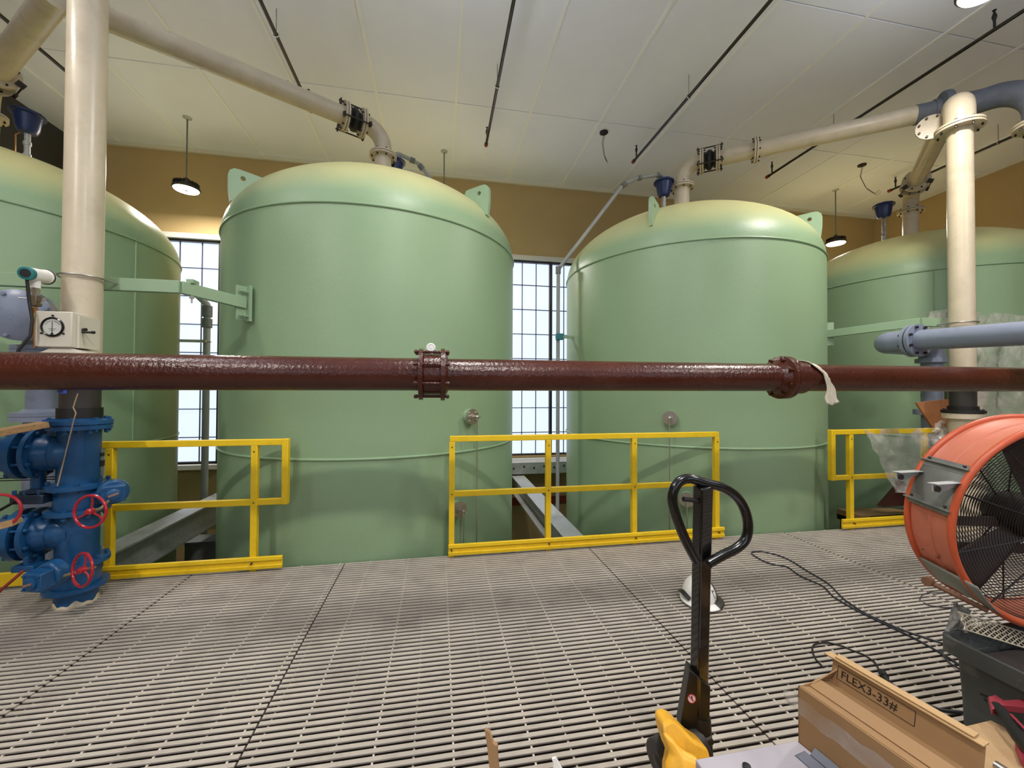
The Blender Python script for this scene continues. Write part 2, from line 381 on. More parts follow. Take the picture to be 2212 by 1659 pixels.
# ================================================================ tanks
RT = 1.70; TZ = 3.14; DH = .9
def tank(cx, cy, label, lugs, ports, seam_ang):
    t = thing('storage_tank', label, 'storage tank', (cx, cy, ZF), 'green storage tanks')
    o = V((cx, cy, 0)); prof = [(RT, ZF), (RT, TZ)]
    for i in range(1, 25):
        a = pi/2*i/24; prof.append((max(RT*cos(a), 0), TZ+DH*sin(a)))
    build('shell', MB().lathe(o, (0, 0, 1), prof, 144), GREEN, t, smooth=40)
    for z in (TZ, .885): build('weld_seam', MB().torus((cx, cy, z), (0, 0, 1), RT+.002, .012, 144, 8), GREENW, t)
    for a in seam_ang:
        a = radians(a); p = V((cx+RT*cos(a), cy+RT*sin(a), 0)); build('vertical_seam', MB().tube([p+V((0, 0, .9)), p+V((0, 0, TZ))], .009, 8), GREENW, t)
    for a in lugs:
        a = radians(a); d = V((cos(a), sin(a), 0)); n = V((-sin(a), cos(a), 0))
        P = lambda r, z: V((cx, cy, z))+d*r
        outer = [P(1.655, 3.40), P(1.66, 3.68), P(1.645, 3.73), P(1.61, 3.755), P(1.56, 3.76), P(1.22, 3.74), P(1.45, 3.58), P(1.58, 3.43)]
        # plate with an eye hole: outline quad-stitched to a ring
        hc = P(1.53, 3.675); ring = [hc+d*.024*cos(k*pi/8)+V((0, 0, .024*sin(k*pi/8))) for k in range(16)]
        out = []
        for k in range(16):      # cast rays to outline
            dr = V((cos(k*pi/8), sin(k*pi/8))); best = None
            for i in range(len(outer)):
                A = outer[i]-hc; B = outer[(i+1) % len(outer)]-hc; a2 = V((A.dot(d), A.z)); b2 = V((B.dot(d), B.z)); e = b2-a2
                den = dr.x*e.y-dr.y*e.x
                if abs(den) < 1e-9: continue
                tt = (a2.x*e.y-a2.y*e.x)/den; uu = (a2.x*dr.y-a2.y*dr.x)/den
                if tt > 0 and -1e-6 <= uu <= 1+1e-6 and (best is None or tt < best): best = tt
            out.append(hc+d*dr.x*best+V((0, 0, dr.y*best)))
        mb = MB(); th = .019
        for k in range(16):
            j = (k+1) % 16
            mb.hexa([ring[k]-n*th, out[k]-n*th, out[j]-n*th, ring[j]-n*th, ring[k]+n*th, out[k]+n*th, out[j]+n*th, ring[j]+n*th])
        build('lifting_lug', mb, GREEN2, t, smooth=20)
        # doubler plate on the dome
    for (px, py, pz, side, down) in ports:
        d = V((px-cx, py-cy, 0)).normalized(); p = V((cx, cy, pz))+d*RT; s = V((-d.y, d.x, 0))
        build('port_neck', MB().lathe(p, d, [(.075, -.05), (.075, .03), (.078, .03), (.078, .05)], 24), GREEN2, t)
        f = build('port_flange', MB().lathe(p, d, [(.078, .05), (.078, .068), (.03, .068), (.03, .08)], 28), STEEL, t)
        bolts(f, p, d, .058, 4, .045, .084, .009, STEEL)
        q = p+d*.08
        build('sample_valve', MB().cyl(q, q+d*.05, .013).ball(q+d*.05, .018, 10).cyl(q+d*.05, q+d*.05-V((0, 0, .05)), .011).lathe(q+d*.05+s*.0, d, [(.006, 0), (.006, .03), (.012, .03), (.012, .04)], 10), STEEL, f)
        build('sample_tube', MB().tube([q+d*.05-V((0, 0, .04)), q+d*.05-V((0, 0, down))], .0055, 8), STEEL, f)
    return t
T4A = 222
T = [(-5.0, 5.4), (-.74, 5.4), (3.55, 5.4), (7.8, 5.4)]
tank(*T[0], 'green storage tank cut by the left edge, behind the blue valve stack', (300, 90), [], (350,))
tank(*T[1], 'green storage tank left of centre with the bracket arm bolted to its left side', (213, 320), [(.29, 4.05, 1.23, 0, 1.4), (.168, 3.963, .34, 0, .7)], ())
tank(*T[2], 'green storage tank right of centre behind the pallet jack handle', (225, 314), [(2.513, 4.037, 1.2, 0, 1.4), (2.646, 3.948, .33, 0, .7)], ())
tank(*T[3], 'green storage tank at the right edge behind the plastic sheeting and fan', (90, 340), [], (T4A,))
# ================================================================ pendants
def pendant(x, y, z, label, zc=ZC, up=0, pw=1):
    t = thing('pendant_lamp', label, 'pendant lamp', (x, y, zc), 'high bay pendant lamps')
    build('canopy', MB().lathe((x, y, zc), (0, 0, -1), [(.062, 0), (.062, .012), (.03, .03), (.012, .03)], 20), GALV, t)
    build('rod', MB().cyl((x, y, zc-.02), (x, y, z+.16), .011, 10), GALVD, t)
    h = MB().lathe((x, y, z), (0, 0, 1), [(.175, 0), (.185, .012), (.185, .03), (.13, .085), (.12, .12), (.05, .14), (.03, .18)], 32)
    hs = build('housing', h, LAMPB, t)
    fn = MB()
    for k in range(24):
        a = 2*pi*k/24; d = V((cos(a), sin(a), 0)); fn.obox(V((x, y, z+.075))+d*.13, d*.04, V((-d.y, d.x, 0))*.003, (0, 0, .035))
    build('cooling_fins', fn, LAMPB, hs)
    build('lens', MB().lathe((x, y, z), (0, 0, -1), [(.168, 0), (.160, .012), (0, .014)], 32), LENS, t)
    build('lens_centre', MB().lathe((x, y, z-.014), (0, 0, -1), [(.02, 0), (.02, .004)], 12), LAMPB, t)
    ld = bpy.data.lights.new('lamp_glow', 'AREA'); ld.shape = 'DISK'; ld.size = .3; ld.energy = LAMP_W*pw; ld.color = LAMP_C
    lo = bpy.data.objects.new('lamp_glow', ld); C.objects.link(lo); lo.parent = t; lo.location = (0, 0, z-.022-zc)
    if up:  # upward disk light added above the housing to lift the ceiling
        ld = bpy.data.lights.new('added_uplight', 'AREA'); ld.shape = 'DISK'; ld.size = .3; ld.energy = up; ld.color = UP_C
        lo = bpy.data.objects.new('added_uplight', ld); C.objects.link(lo); lo.parent = t; lo.location = (0, 0, z+.19-zc); lo.rotation_euler = (pi, 0, 0)
    return t
pendant(-3.98, 7.15, 4.66, 'round high-bay lamp hanging in the gap between the two left tanks')
pendant(.06, 7.3, 4.3, 'high-bay lamp hanging behind the left-of-centre tank, only its rod showing')
pendant(8.33, 7.15, 4.66, 'round high-bay lamp hanging between the two right tanks')
pendant(4.58, 2.6, 4.95, 'bright lamp cut by the top right edge of the photo', up=9)
for x, y, k, lb in ((.3, 2.4, .5, 'pendant lamp above and in front of the camera, out of view'), (-3.4, 2.4, .28, 'pendant lamp above the left standpipe, out of view'),
              (-3.3, -.5, 1.1, 'pendant lamp behind the camera on the left'), (.8, -.5, .95, 'pendant lamp straight above the camera'), (5.0, -.5, .9, 'pendant lamp behind the camera on the right')):
    pendant(x, y, 4.75, lb, up=UP_W, pw=k)
# ================================================================ sprinkler lines
SZ = ZC-.3
def sprinkler(x, y1, hangers, label):
    t = thing('sprinkler_pipe', label, 'sprinkler pipe', (x, y1, SZ), 'black sprinkler pipes under the ceiling')
    build('pipe', MB().cyl((x, YF, SZ), (x, y1, SZ), .021, 14), BLACKP, t)
    build('end_cap', MB().cyl((x, y1-.01, SZ), (x, y1+.05, SZ), .03, 10), REDD, t)
    for y in hangers:
        build('hanger_rod', MB().cyl((x, y, SZ+.02), (x, y, ZC), .004, 6), GALVD, t)
        build('hanger_ring', MB().torus((x, y, SZ), (0, 1, 0), .026, .006, 16, 6), STEEL, t)
    for y in (y1-.08, y1-3.1, y1-6.1):
        build('sprinkler_head', MB().cyl((x, y, SZ), (x, y, SZ+.13), .012, 8).lathe((x, y, SZ+.1), (0, 0, 1), [(.012, 0), (.02, .03), (.022, .05), (.01, .09), (.006, .11), (.018, .112), (.018, .118)], 12), BLACK, t)
for x, y1, hg, lb in ((-4.69, 6.46, (3.0,), 'black sprinkler pipe showing left of the cream standpipe'),
    (-1.85, 6.12, (4.9, 2.5), 'black sprinkler pipe ending above the left-of-centre tank'),
    (.73, 6.46, (5.2, 2.5), 'black sprinkler pipe hanging highest over the gap between the middle tanks'),
    (3.33, 6.46, (4.9, 2.3), 'black sprinkler pipe ending left of the right-of-centre tank elbow'),
    (6.035, 6.46, (5.2, 2.3), 'black sprinkler pipe crossing behind the right cream branch pipe'),
    (8.85, 6.46, (4.9, 2.3), 'black sprinkler pipe nearest the right wall')):
    sprinkler(x, y1, hg, lb)
for (x, y, pts, lb) in ((2.68, 6.26, [(0, 0, 0), (-.03, 0, -.16), (.0, 0, -.36), (.05, 0, -.46)], 'black ceiling outlet with loose straight wires, over the gap between middle tanks'),
                        (7.9, 6.26, [(0, 0, 0), (-.05, 0, -.2), (.08, 0, -.4), (.3, 0, -.5), (.4, 0, -.42)], 'black ceiling outlet with curled loose wires, above the right tanks')):
    t = thing('ceiling_outlet', lb, 'ceiling outlet', (x, y, ZC), 'open ceiling outlets')
    build('cover', MB().lathe((x, y, ZC), (0, 0, -1), [(.07, 0), (.07, .02), (.03, .035)], 12), BLACK, t)
    for dx in (0, .02):
        build('wire', MB().tube(path([V((x+dx, y, ZC-.03))+V(p)*(1+dx*3) for p in pts], .06, 4), .0035, 6), BLACK, t)
# ================================================================ cream pipework
r8 = .105; HZ = 4.86
# left standpipe
SL = V((-2.50, 3.34, 0)); SR = V((5.62, 3.42, 0))
t = thing('standpipe', 'thick cream vertical pipe at the left with a gauge box strapped to it', 'pipe', (SL.x, SL.y, 1.29), 'cream standpipes')
build('pipe', MB().tube([SL+V((0, 0, 1.62))]+path([SL+V((0, 0, 1.7)), SL+V((0, 0, 4.88)), V((-3.02, 4.0, 4.88)), V((-3.1, 4.12, 4.88))], .2, 8)[1:], r8, 40), CREAM, t)
build('black_spool', MB().cyl(SL+V((0, 0, 1.32)), SL+V((0, 0, 1.62)), r8, 36), DARKP, t)
build('black_collar', MB().cyl(SL+V((0, 0, 1.29)), SL+V((0, 0, 1.36)), r8+.012, 36), BLACK, t)
tp = build('blue_tape', MB().lathe(SL, (0, 0, 1), [(r8+.0015, 1.46), (r8+.0015, 1.51)], 48, caps=False), BLUETAPE, t)
# keep only the camera-left part of the tape band
me = tp.data
import bmesh
bm = bmesh.new(); bm.from_mesh(me)
kill = [f for f in bm.faces if not (-2.75 < atan2((f.calc_center_median()+tp.parent.location).y-SL.y, (f.calc_center_median()+tp.parent.location).x-SL.x) < -1.6)]
bmesh.ops.delete(bm, geom=kill, context='FACES'); bm.to_mesh(me); bm.free()
tdir = V((cos(-1.95), sin(-1.95), 0))
build('handwriting', text_mb('BLF', .035, SL+tdir*(r8+.004)+V((0, 0, 1.472))-V((-tdir.y, tdir.x, 0))*.035, V((-tdir.y, tdir.x, 0)), (0, 0, 1), .0008), INK, t)
# branch to left tank and to left-of-centre tank: elbow, rubber joint, flanges
def tank_branch(name, label, cx, cy, start, extra_flange=None, er=.3):
    c = V((cx, cy, 0)); t = thing(name, label, 'pipe', (cx, cy, 4.04), 'cream branch pipes over the tanks')
    top = c+V((0, 0, HZ)); d = (V(start)-top); d.z = 0; D = d.length; d.normalize()
    build('riser', MB().cyl(c+V((0, 0, 3.95)), c+V((0, 0, 4.52)), r8, 36), CREAM, t)
    build('base_collar', MB().lathe(c+V((0, 0, 4.04)), (0, 0, 1), [(.16, 0), (.16, .025), (r8, .03)], 32), CREAM, t)
    build('elbow', MB().tube([c+V((0, 0, 4.52))]+arc(c+V((0, 0, 4.4)), top, top+d*.5, .22, 12)+[top+d*.27], r8, 36), CREAM, t)
    flange(t, c+V((0, 0, 4.54)), (0, 0, 1), .17, .024, CREAM, 8)
    flange(t, top+d*.27, d, .17, .024, CREAM, 8)
    j = build('rubber_joint', MB().lathe(top+d*.29, d, [(.1, 0), (.1, .03), (.135, .06), (.135, .1), (.1, .13), (.1, .16)], 32), BLACK, t)
    flange(t, top+d*.48, d, .17, .024, CREAM, 8)
    _, u, v = basis(d)
    for k in range(3):
        mb = MB(); a = 2*pi*k/3+.6; q = top+(u*cos(a)+v*sin(a))*.185; mb.cyl(q+d*.2, q+d*.55, .009, 8)
        for s in (.22, .53): mb.obox(q+d*s-(u*cos(a)+v*sin(a))*.02, d*.008, (u*cos(a)+v*sin(a))*.035, (v*cos(a)-u*sin(a))*.03)
        build('tie_rod', mb, BOLT, j)
    if extra_flange: flange(t, top+d*extra_flange, d, .17, .024, CREAM, 8)
    build('pipe', MB().cyl(top+d*.5, top+d*(D), r8, 36), CREAM, t)
    return t, top, d, D
tank_branch('branch_pipe', 'cream overhead pipe running from the standpipe top to the left-of-centre tank', T[1][0], T[1][1], (-3.15, 4.11, HZ))
tank_branch('branch_pipe', 'short cream overhead pipe in the top left corner dropping to the left tank', T[0][0], T[0][1], (-3.25, 4.02, HZ))
tank_branch('branch_pipe', 'cream overhead pipe from the right-of-centre tank to the blue-grey coated bend', T[2][0], T[2][1], (5.80, 3.78, HZ), .95)
tank_branch('branch_pipe', 'cream overhead pipe slanting down from the right standpipe to the rightmost tank', T[3][0], T[3][1], (5.98, 3.72, HZ-.0))
# right standpipe, with flange and elbow on top
t = thing('standpipe', 'cream vertical pipe at the right standing behind the orange fan', 'pipe', (SR.x, SR.y, 1.29), 'cream standpipes')
build('pipe', MB().cyl(SR+V((0, 0, 1.6)), SR+V((0, 0, 4.38)), r8, 40), CREAM, t)
build('elbow', MB().tube([SR+V((0, 0, 4.4))]+arc(SR+V((0, 0, 4.4)), SR+V((0, 0, 4.72)), SR+V((.6, .45, 4.72)), .16, 10)+[SR+V((.3, .225, 4.74))], r8+.02, 36), CREAM, t)
flange(t, SR+V((0, 0, 4.40)), (0, 0, 1), .198, .026, CREAM, 8)
build('side_flange', MB().lathe(SR+V((.03, .27, 4.6)), (.5, .45, .0), [(.14, 0), (.14, .026)], 32), CREAM, t)
bolts(t, SR+V((.03, .27, 4.6)), (.5, .45, 0), .115, 8, -.025, .05, .013)
build('black_spool', MB().cyl(SR+V((0, 0, 1.33)), SR+V((0, 0, 1.6)), r8, 36), DARKP, t)
f = build('black_flange', MB().lathe(SR+V((0, 0, 1.27)), (0, 0, 1), [(.17, 0), (.17, .03), (.12, .03), (.12, .075)], 36), BLACK, t)
bolts(f, SR+V((0, 0, 1.27)), (0, 0, 1), .145, 8, -.04, .045, .012)
build('lower_pipe', MB().lathe(SR, (0, 0, 1), [(r8+.01, 0), (r8+.01, 1.2), (.165, 1.21), (.165, 1.265)], 36), CREAM, t)
# coated header bend and the outer standpipe
X2 = V((6.37, 3.2, 0))
t = thing('header_bend', 'blue-grey coated pipe bend arching over at the top right', 'pipe', (5.8, 3.78, HZ))
dd = (V((5.80, 3.78, HZ))-V((3.55, 5.4, HZ))).normalized()
p0 = V((5.80, 3.78, HZ)); p1 = p0+dd*.42
build('bend', MB().tube([p0]+path([p0, p0+dd*.42, V((X2.x, X2.y, HZ)), V((X2.x, X2.y, HZ-.45))], .33, 12)[1:], r8+.02, 32), TAPE, t)
build('coated_sleeve', MB().cyl(p0-dd*.16, p0+dd*.05, r8+.006, 32), TAPE, t)
build('wrapped_collar', MB().lathe(p0+dd*.1, dd, [(.12, -.06), (.19, -.035), (.2, 0), (.19, .035), (.13, .06)], 20), TAPE, t)
t = thing('standpipe', 'outermost cream vertical pipe cut by the right edge', 'pipe', (X2.x, X2.y, 0), 'cream standpipes')
build('pipe', MB().cyl(X2, X2+V((0, 0, 4.38)), r8, 36), CREAM, t)
flange(t, X2+V((0, 0, 4.4)), (0, 0, 1), .198, .026, CREAM, 8)
# ================================================================ air valves and drain pipes
def air_valve(cx, cy, label, z0=4.0, s=1):
    t = thing('air_valve', label, 'air valve', (cx, cy, z0), 'blue air valves on the tanks')
    build('stem', MB().cyl((cx, cy, z0-.12), (cx, cy, 4.40), .026, 14).lathe((cx, cy, 4.1), (0, 0, 1), [(.035, 0), (.035, .05)], 8).lathe((cx, cy, 4.25), (0, 0, 1), [(.034, 0), (.034, .04)], 8), GALV, t)
    build('body', MB().lathe((cx, cy, 4.38), (0, 0, 1), [(.03, 0), (.075, .01), (.095, .06), (.112, .18), (.118, .2), (.145, .205), (.145, .225), (.11, .228), (.05, .24)], 28), BLUE_D, t)
    build('lid_bolts', MB().lathe((cx, cy, 4.6), (0, 0, 1), [(.132, 0), (.132, .02)], 8), BLUE_D, t)
    build('side_tap', MB().tube([V((cx-.02, cy-.02, 4.1)), V((cx-.07, cy-.05, 4.1)), V((cx-.07, cy-.05, 4.34)), V((cx-.05, cy-.03, 4.37))], .007, 8), BRASS, t)
    return t
air_valve(-4.62, 5.42, 'blue cup-shaped air valve atop the leftmost tank')
air_valve(-.62, 5.62, 'blue air valve half hidden behind the dome of the left-of-centre tank')
air_valve(3.27, 5.42, 'blue cup-shaped air valve beside the elbow on the right-of-centre tank')
air_valve(7.27, 5.42, 'blue cup-shaped air valve atop the rightmost tank')
def drain(name, label, pts, r, fit, clips):
    t = thing(name, label, 'drain pipe', pts[-1]); ps = path(pts, .06, 5)
    build('pipe', MB().tube(ps, r, 14), GALVP, t)
    for p, q in fit: build('fitting', MB().cyl(p, q, r*1.45, 12), GALVD, t)
    return t
av = V((3.27, 5.42, 4.62))
drain('drain_pipe', 'thin grey pipe slanting from the air valve down past the window in the centre gap',
      [av, av+V((0, 0, .1)), V((2.84, 5.42, 4.62)), V((2.62, 5.42, 4.5)), V((1.64, 5.42, 3.20)), V((1.64, 5.42, -2.6))], .026,
      [((3.16, 5.42, 4.69), (3.2, 5.42, 4.70)), ((2.86, 5.42, 4.615), (2.9, 5.42, 4.63)), (V((2.66, 5.42, 4.52)), V((2.6, 5.42, 4.47))), ((1.64, 5.42, 3.24), (1.64, 5.42, 3.14))], [])
t = thing('pipe_clip', 'small green pipe clip on the side of the right-of-centre tank holding the drain pipe', 'pipe clip', (1.7, 5.42, 2.25))
build('strap', MB().torus((1.64, 5.42, 2.25), (0, 0, 1), .034, .008, 16, 6), TEAL, t); build('standoff', MB().box(1.67, 1.87, 5.40, 5.44, 2.23, 2.27), GREEN2, t)
build('block', MB().box(1.60, 1.70, 5.36, 5.41, 2.2, 2.29), TEAL, t, bevel=.006)
av = V((-.62, 5.62, 4.62))
drain('drain_pipe', 'thin grey pipe hooking over from the air valve behind the left-of-centre tank',
      [av, av+V((0, 0, .12)), V((-.30, 5.75, 4.68)), V((-.05, 5.85, 4.42)), V((.9, 6.2, 3.2)), V((.9, 6.95, 2.9)), V((.9, 6.95, -2.6))], .026,
      [((-.42, 5.7, 4.7), (-.36, 5.72, 4.695)), ((-.3, 5.75, 4.67), (-.25, 5.77, 4.62))], [])
drain('drain_pipe', 'grey vertical drain pipe between the left tank and the left-of-centre tank',
      [V((-3.75, 6.45, 2.92)), V((-3.5, 6.58, 2.87)), V((-3.385, 6.62, 2.74)), V((-3.385, 6.62, -2.6))], .045,
      [((-3.385, 6.62, 2.72), (-3.385, 6.62, 2.56)), ((-3.385, 6.62, 2.53), (-3.385, 6.62, 2.4))], [])
t = thing('pipe_clip', 'steel strut clip holding the drain pipe in the left window gap', 'pipe clip', (-3.4, 6.5, 2.2))
build('standoff', MB().box(-3.9, -3.36, 6.54, 6.58, 2.17, 2.21), STEEL, t); build('strap', MB().torus((-3.385, 6.62, 2.19), (0, 0, 1), .05, .008, 16, 6), STEEL, t)
# ================================================================ brown pipe
BY = 2.7; BR = .1065
def bz(x): return 1.600+(x-.49)*.0024
t = thing('brown_pipe', 'long glossy brown pipe crossing the whole photo at eye level', 'pipe', (.5, BY, 1.6))
BX0 = -6.5; BX1 = 7.5
build('pipe', MB().cyl((BX0, BY, bz(BX0)), (-.10, BY, bz(-.1)), BR, 64), BROWN, t)
build('pipe', MB().cyl((.03, BY, bz(.03)), (2.60, BY, bz(2.6)), BR, 64), BROWN, t)
build('pipe', MB().cyl((2.60, BY, bz(2.6)), (BX1, BY, bz(BX1)), BR, 64), BROWN, t)
cc = V((-.035, BY, bz(0)))
cp = build('coupling_sleeve', MB().lathe(cc, (1, 0, 0), [(BR+.012, -.09), (BR+.03, -.075), (BR+.03, .075), (BR+.012, .09)], 40), BROWN, t)
build('coupling_ring', MB().lathe(cc, (1, 0, 0), [(BR+.01, -.095), (BR+.062, -.095), (BR+.062, -.070), (BR+.03, -.06)], 40), BROWN, cp)
build('coupling_ring', MB().lathe(cc, (1, 0, 0), [(BR+.03, .045), (BR+.066, .045), (BR+.066, .072), (BR+.01, .072)], 40), BROWN, cp)
bolts(cp, cc, (1, 0, 0), BR+.05, 8, -.125, .10, .014, BROWN, 'tie_bolt')
fc = V((2.64, BY, bz(2.64)))
f = build('flange', MB().lathe(fc, (1, 0, 0), [(BR, -.09), (BR+.03, -.04), (BR+.06, -.03), (BR+.06, -.004), (BR+.05, -.002), (BR+.06, 0), (BR+.06, .028), (BR+.02, .035), (BR+.02, .16), (BR, .17)], 44), BROWN, t)
bolts(f, fc, (1, 0, 0), BR+.036, 8, -.07, .055, .013, BROWN)
build('white_disc_cap', MB().lathe(V((-.055, BY-.04, bz(0)+BR+.068)), (0, -1, .1), [(.030, -.012), (.030, .0), (.022, .004), (.018, .001), (.008, .003), (0, .003)], 28).cyl((-.05, BY-.03, bz(0)+BR+.01), (-.05, BY-.035, bz(0)+BR+.06), .008, 8), WHITE, cp)
# rag wrapped over the pipe
t = thing('rag', 'off-white knotted rag hanging over the brown pipe beside its flange', 'rag', (2.9, BY, 1.6))
def ragf(u, v):
    # centre line: behind the pipe, over its top, down the front, then hanging free
    w = (.028+.012*sin(u*6)) if u < .62 else .034+.085*(u-.62)/.38
    if u < .62:
        k = u/.62; a = radians(62+118*k); x = 2.775+.135*k
        rr = BR+.010+.010*abs(sin(v*8+u*5)); y = BY+rr*cos(a); z = bz(2.9)+rr*sin(a)
    else:
        k = (u-.62)/.38; x = 2.91+.055*k+.006*sin(k*6); y = BY-BR-.012-.012*abs(sin(v*9+k*4)); z = bz(2.9)-.215*k*(1-.18*abs(v-.35))
    return V((x+(v-.5)*w*(1.7 if u < .62 else 1)+.004*sin(u*25+v*7), y, z-(v-.5)*.02*(u < .62)))
build('twisted_cloth', MB().grid(46, 16, ragf), CLOTH, t, smooth=80, solid=.005)
# ================================================================ green bracket arms
def bracket(label, plate, pn, p_bend, p_end, pipe_c, hooks, group='green pipe brackets'):
    t = thing('pipe_bracket', label, 'bracket', plate, group)
    plate = V(plate); pn = V(pn).normalized(); s = V((-pn.y, pn.x, 0)); z = V((0, 0, 1))
    ch = MB()
    build('mounting_plate', MB().obox(plate, pn*.012, s*.05, z*.16).obox(plate+pn*.05, pn*.05, s*.006, z*.15), GREEN2, t)
    for dz in (.1, -.115): build('bolt', MB().cyl(plate-pn*.01+V((0, 0, dz))+s*.03, plate+pn*.09+V((0, 0, dz))+s*.03, .008, 8).lathe(plate+pn*.04+V((0, 0, dz))+s*.03, pn, [(.018, 0), (.018, .018)], 6), GREEN2, t)
    a0 = plate+pn*.02
    build('arm', MB().bar(a0, p_bend, .05, .095), GREEN2, t, bevel=.003)
    build('arm', MB().bar(p_bend, p_end, .05, .095), GREEN2, t, bevel=.003)
    px, py, pz = pipe_c; ub = [V((px-.125, py+.16, pz)), V((px-.125, py, pz))]+[V((px-.125*cos(k*pi/12), py-.125*sin(k*pi/12), pz)) for k in range(1, 12)]+[V((px+.125, py, pz)), V((px+.125, py+.16, pz))]
    build('u_bolt', MB().tube(ub, .0075, 8), STEEL, t)
    return t
BZ = 2.28
bracket('long green bracket arm from the left-of-centre tank to the left standpipe', (-1.70, 3.95, BZ-.02), (-.56, -.83, 0), (-1.97, 3.49, BZ), (-4.2, 3.49, BZ), (SL.x, SL.y, BZ), 0)
t = thing('tube_clamp', 'small green clamp and steel tubing ends on the long left bracket arm', 'clamp', (-1.9, 3.6, BZ))
build('clamp', MB().box(-1.95, -1.90, 3.52, 3.60, BZ+.045, BZ+.075), GREEN2, t); build('screw', MB().cyl((-1.92, 3.54, BZ-.11), (-1.92, 3.54, BZ-.045), .006, 8).lathe((-1.92, 3.54, BZ-.075), (0, 0, 1), [(.018, 0), (.018, .02)], 6), STEEL, t)
pb = at(1988, 690, Y=3.60); pb.z = BZ; pp = at(1797, 705, Y=4.35)
bracket('green bracket arm from the right-of-centre tank to the right standpipe', (4.98, 4.44, BZ-.03), (.80, -.55, 0), pb, V((SR.x-.06, 3.58, BZ)), (SR.x, SR.y, BZ-.03), 0)
# ================================================================ yellow guard rails
RY = 3.665
def rail(label, posts, x0, x1, toe, loop=None, end_posts=(), top_from=None, rails=True):
    t = thing('guard_rail', label, 'guard rail', (posts[0], RY, 0), 'yellow guard rails at the platform edge')
    h = .025
    for p in posts: build('post', MB().box(p-h, p+h, RY-h, RY+h, -.15, 1.03), YEL, t, bevel=.004)
    a, b = x0+.004, x1-.004
    tr = build('top_rail', MB().box(a, b, RY-h, RY+h, 1.03, 1.08), YEL, t, bevel=.004)
    mr = build('mid_rail', MB().box(a, b, RY-h+.006, RY+h-.006, .535, .585), YEL, t, bevel=.004)
    if loop is not None: build('end_loop', MB().box(loop-h, loop+h, RY-h-.001, RY+h+.001, .534, 1.081), YEL, t, bevel=.004)
    tb = MB(); y = RY-.028
    tb.prism([V((toe[0], yy, zz)) for yy, zz in ((y, .02), (y-.022, .022), (y-.024, .05), (y-.008, .054), (y-.008, .086), (y-.024, .09), (y-.022, .118), (y, .12))], (toe[1]-toe[0], 0, 0))
    build('toe_board', tb, YEL, t, bevel=.002)
    for p in posts:
        for z in (.98, .56, .07): build('rivet', MB().cyl((p, RY-.06 if z < .1 else RY-h-.003, z), (p, RY-h, z), .006, 8), BOLT, t)
    return t
rail('yellow guard rail with a square end loop, between the two left tanks', (-2.53, -1.50), -2.62, -1.24, (-2.66, -1.27), -1.265)
rail('long yellow guard rail with four posts, between the two middle tanks', (.118, 1.015, 1.884, 2.787), .093, 2.812, (.09, 2.85))
rail('yellow guard rail draped with plastic at the right beside the fan', (4.43, 5.45), 4.17, 5.9, (4.28, 6.0), 4.195)
tag(build('toe_board', MB().box(-4.4, -2.85, RY-.05, RY-.02, .02, .12), YEL, bevel=.004), 'short yellow toe board at floor level left of the blue valves', 'toe board')
# ================================================================ steel beams below
for x0, y0, x1, y1, zt_, lb in ((-3.08, 3.9, -3.08, 8.08, -.03, 'galvanized I-beam running back between the left tanks'), (1.50, 3.75, 1.50, 8.08, -.15, 'galvanized I-beam running back between the middle tanks')):
    t = thing('steel_beam', lb, 'steel beam', (x0, y0, -.15), 'galvanized beams below the platform')
    build('flange', MB().box(x0-.12, x0+.12, y0, y1, zt_-.02, zt_), GALV, t); build('flange', MB().box(x0-.12, x0+.12, y0, y1, zt_-.31, zt_-.29), GALV, t)
    build('web', MB().box(x0-.006, x0+.006, y0, y1, zt_-.29, zt_-.02), GALV, t)
tag(build('cross_beam', MB().box(-3.4, -2.3, 6.2, 6.35, -.9, -.6).box(-3.4, -2.3, 6.12, 6.43, -.6, -.58), GALVD), 'dark cross beam low in the gap between the left tanks', 'steel beam')
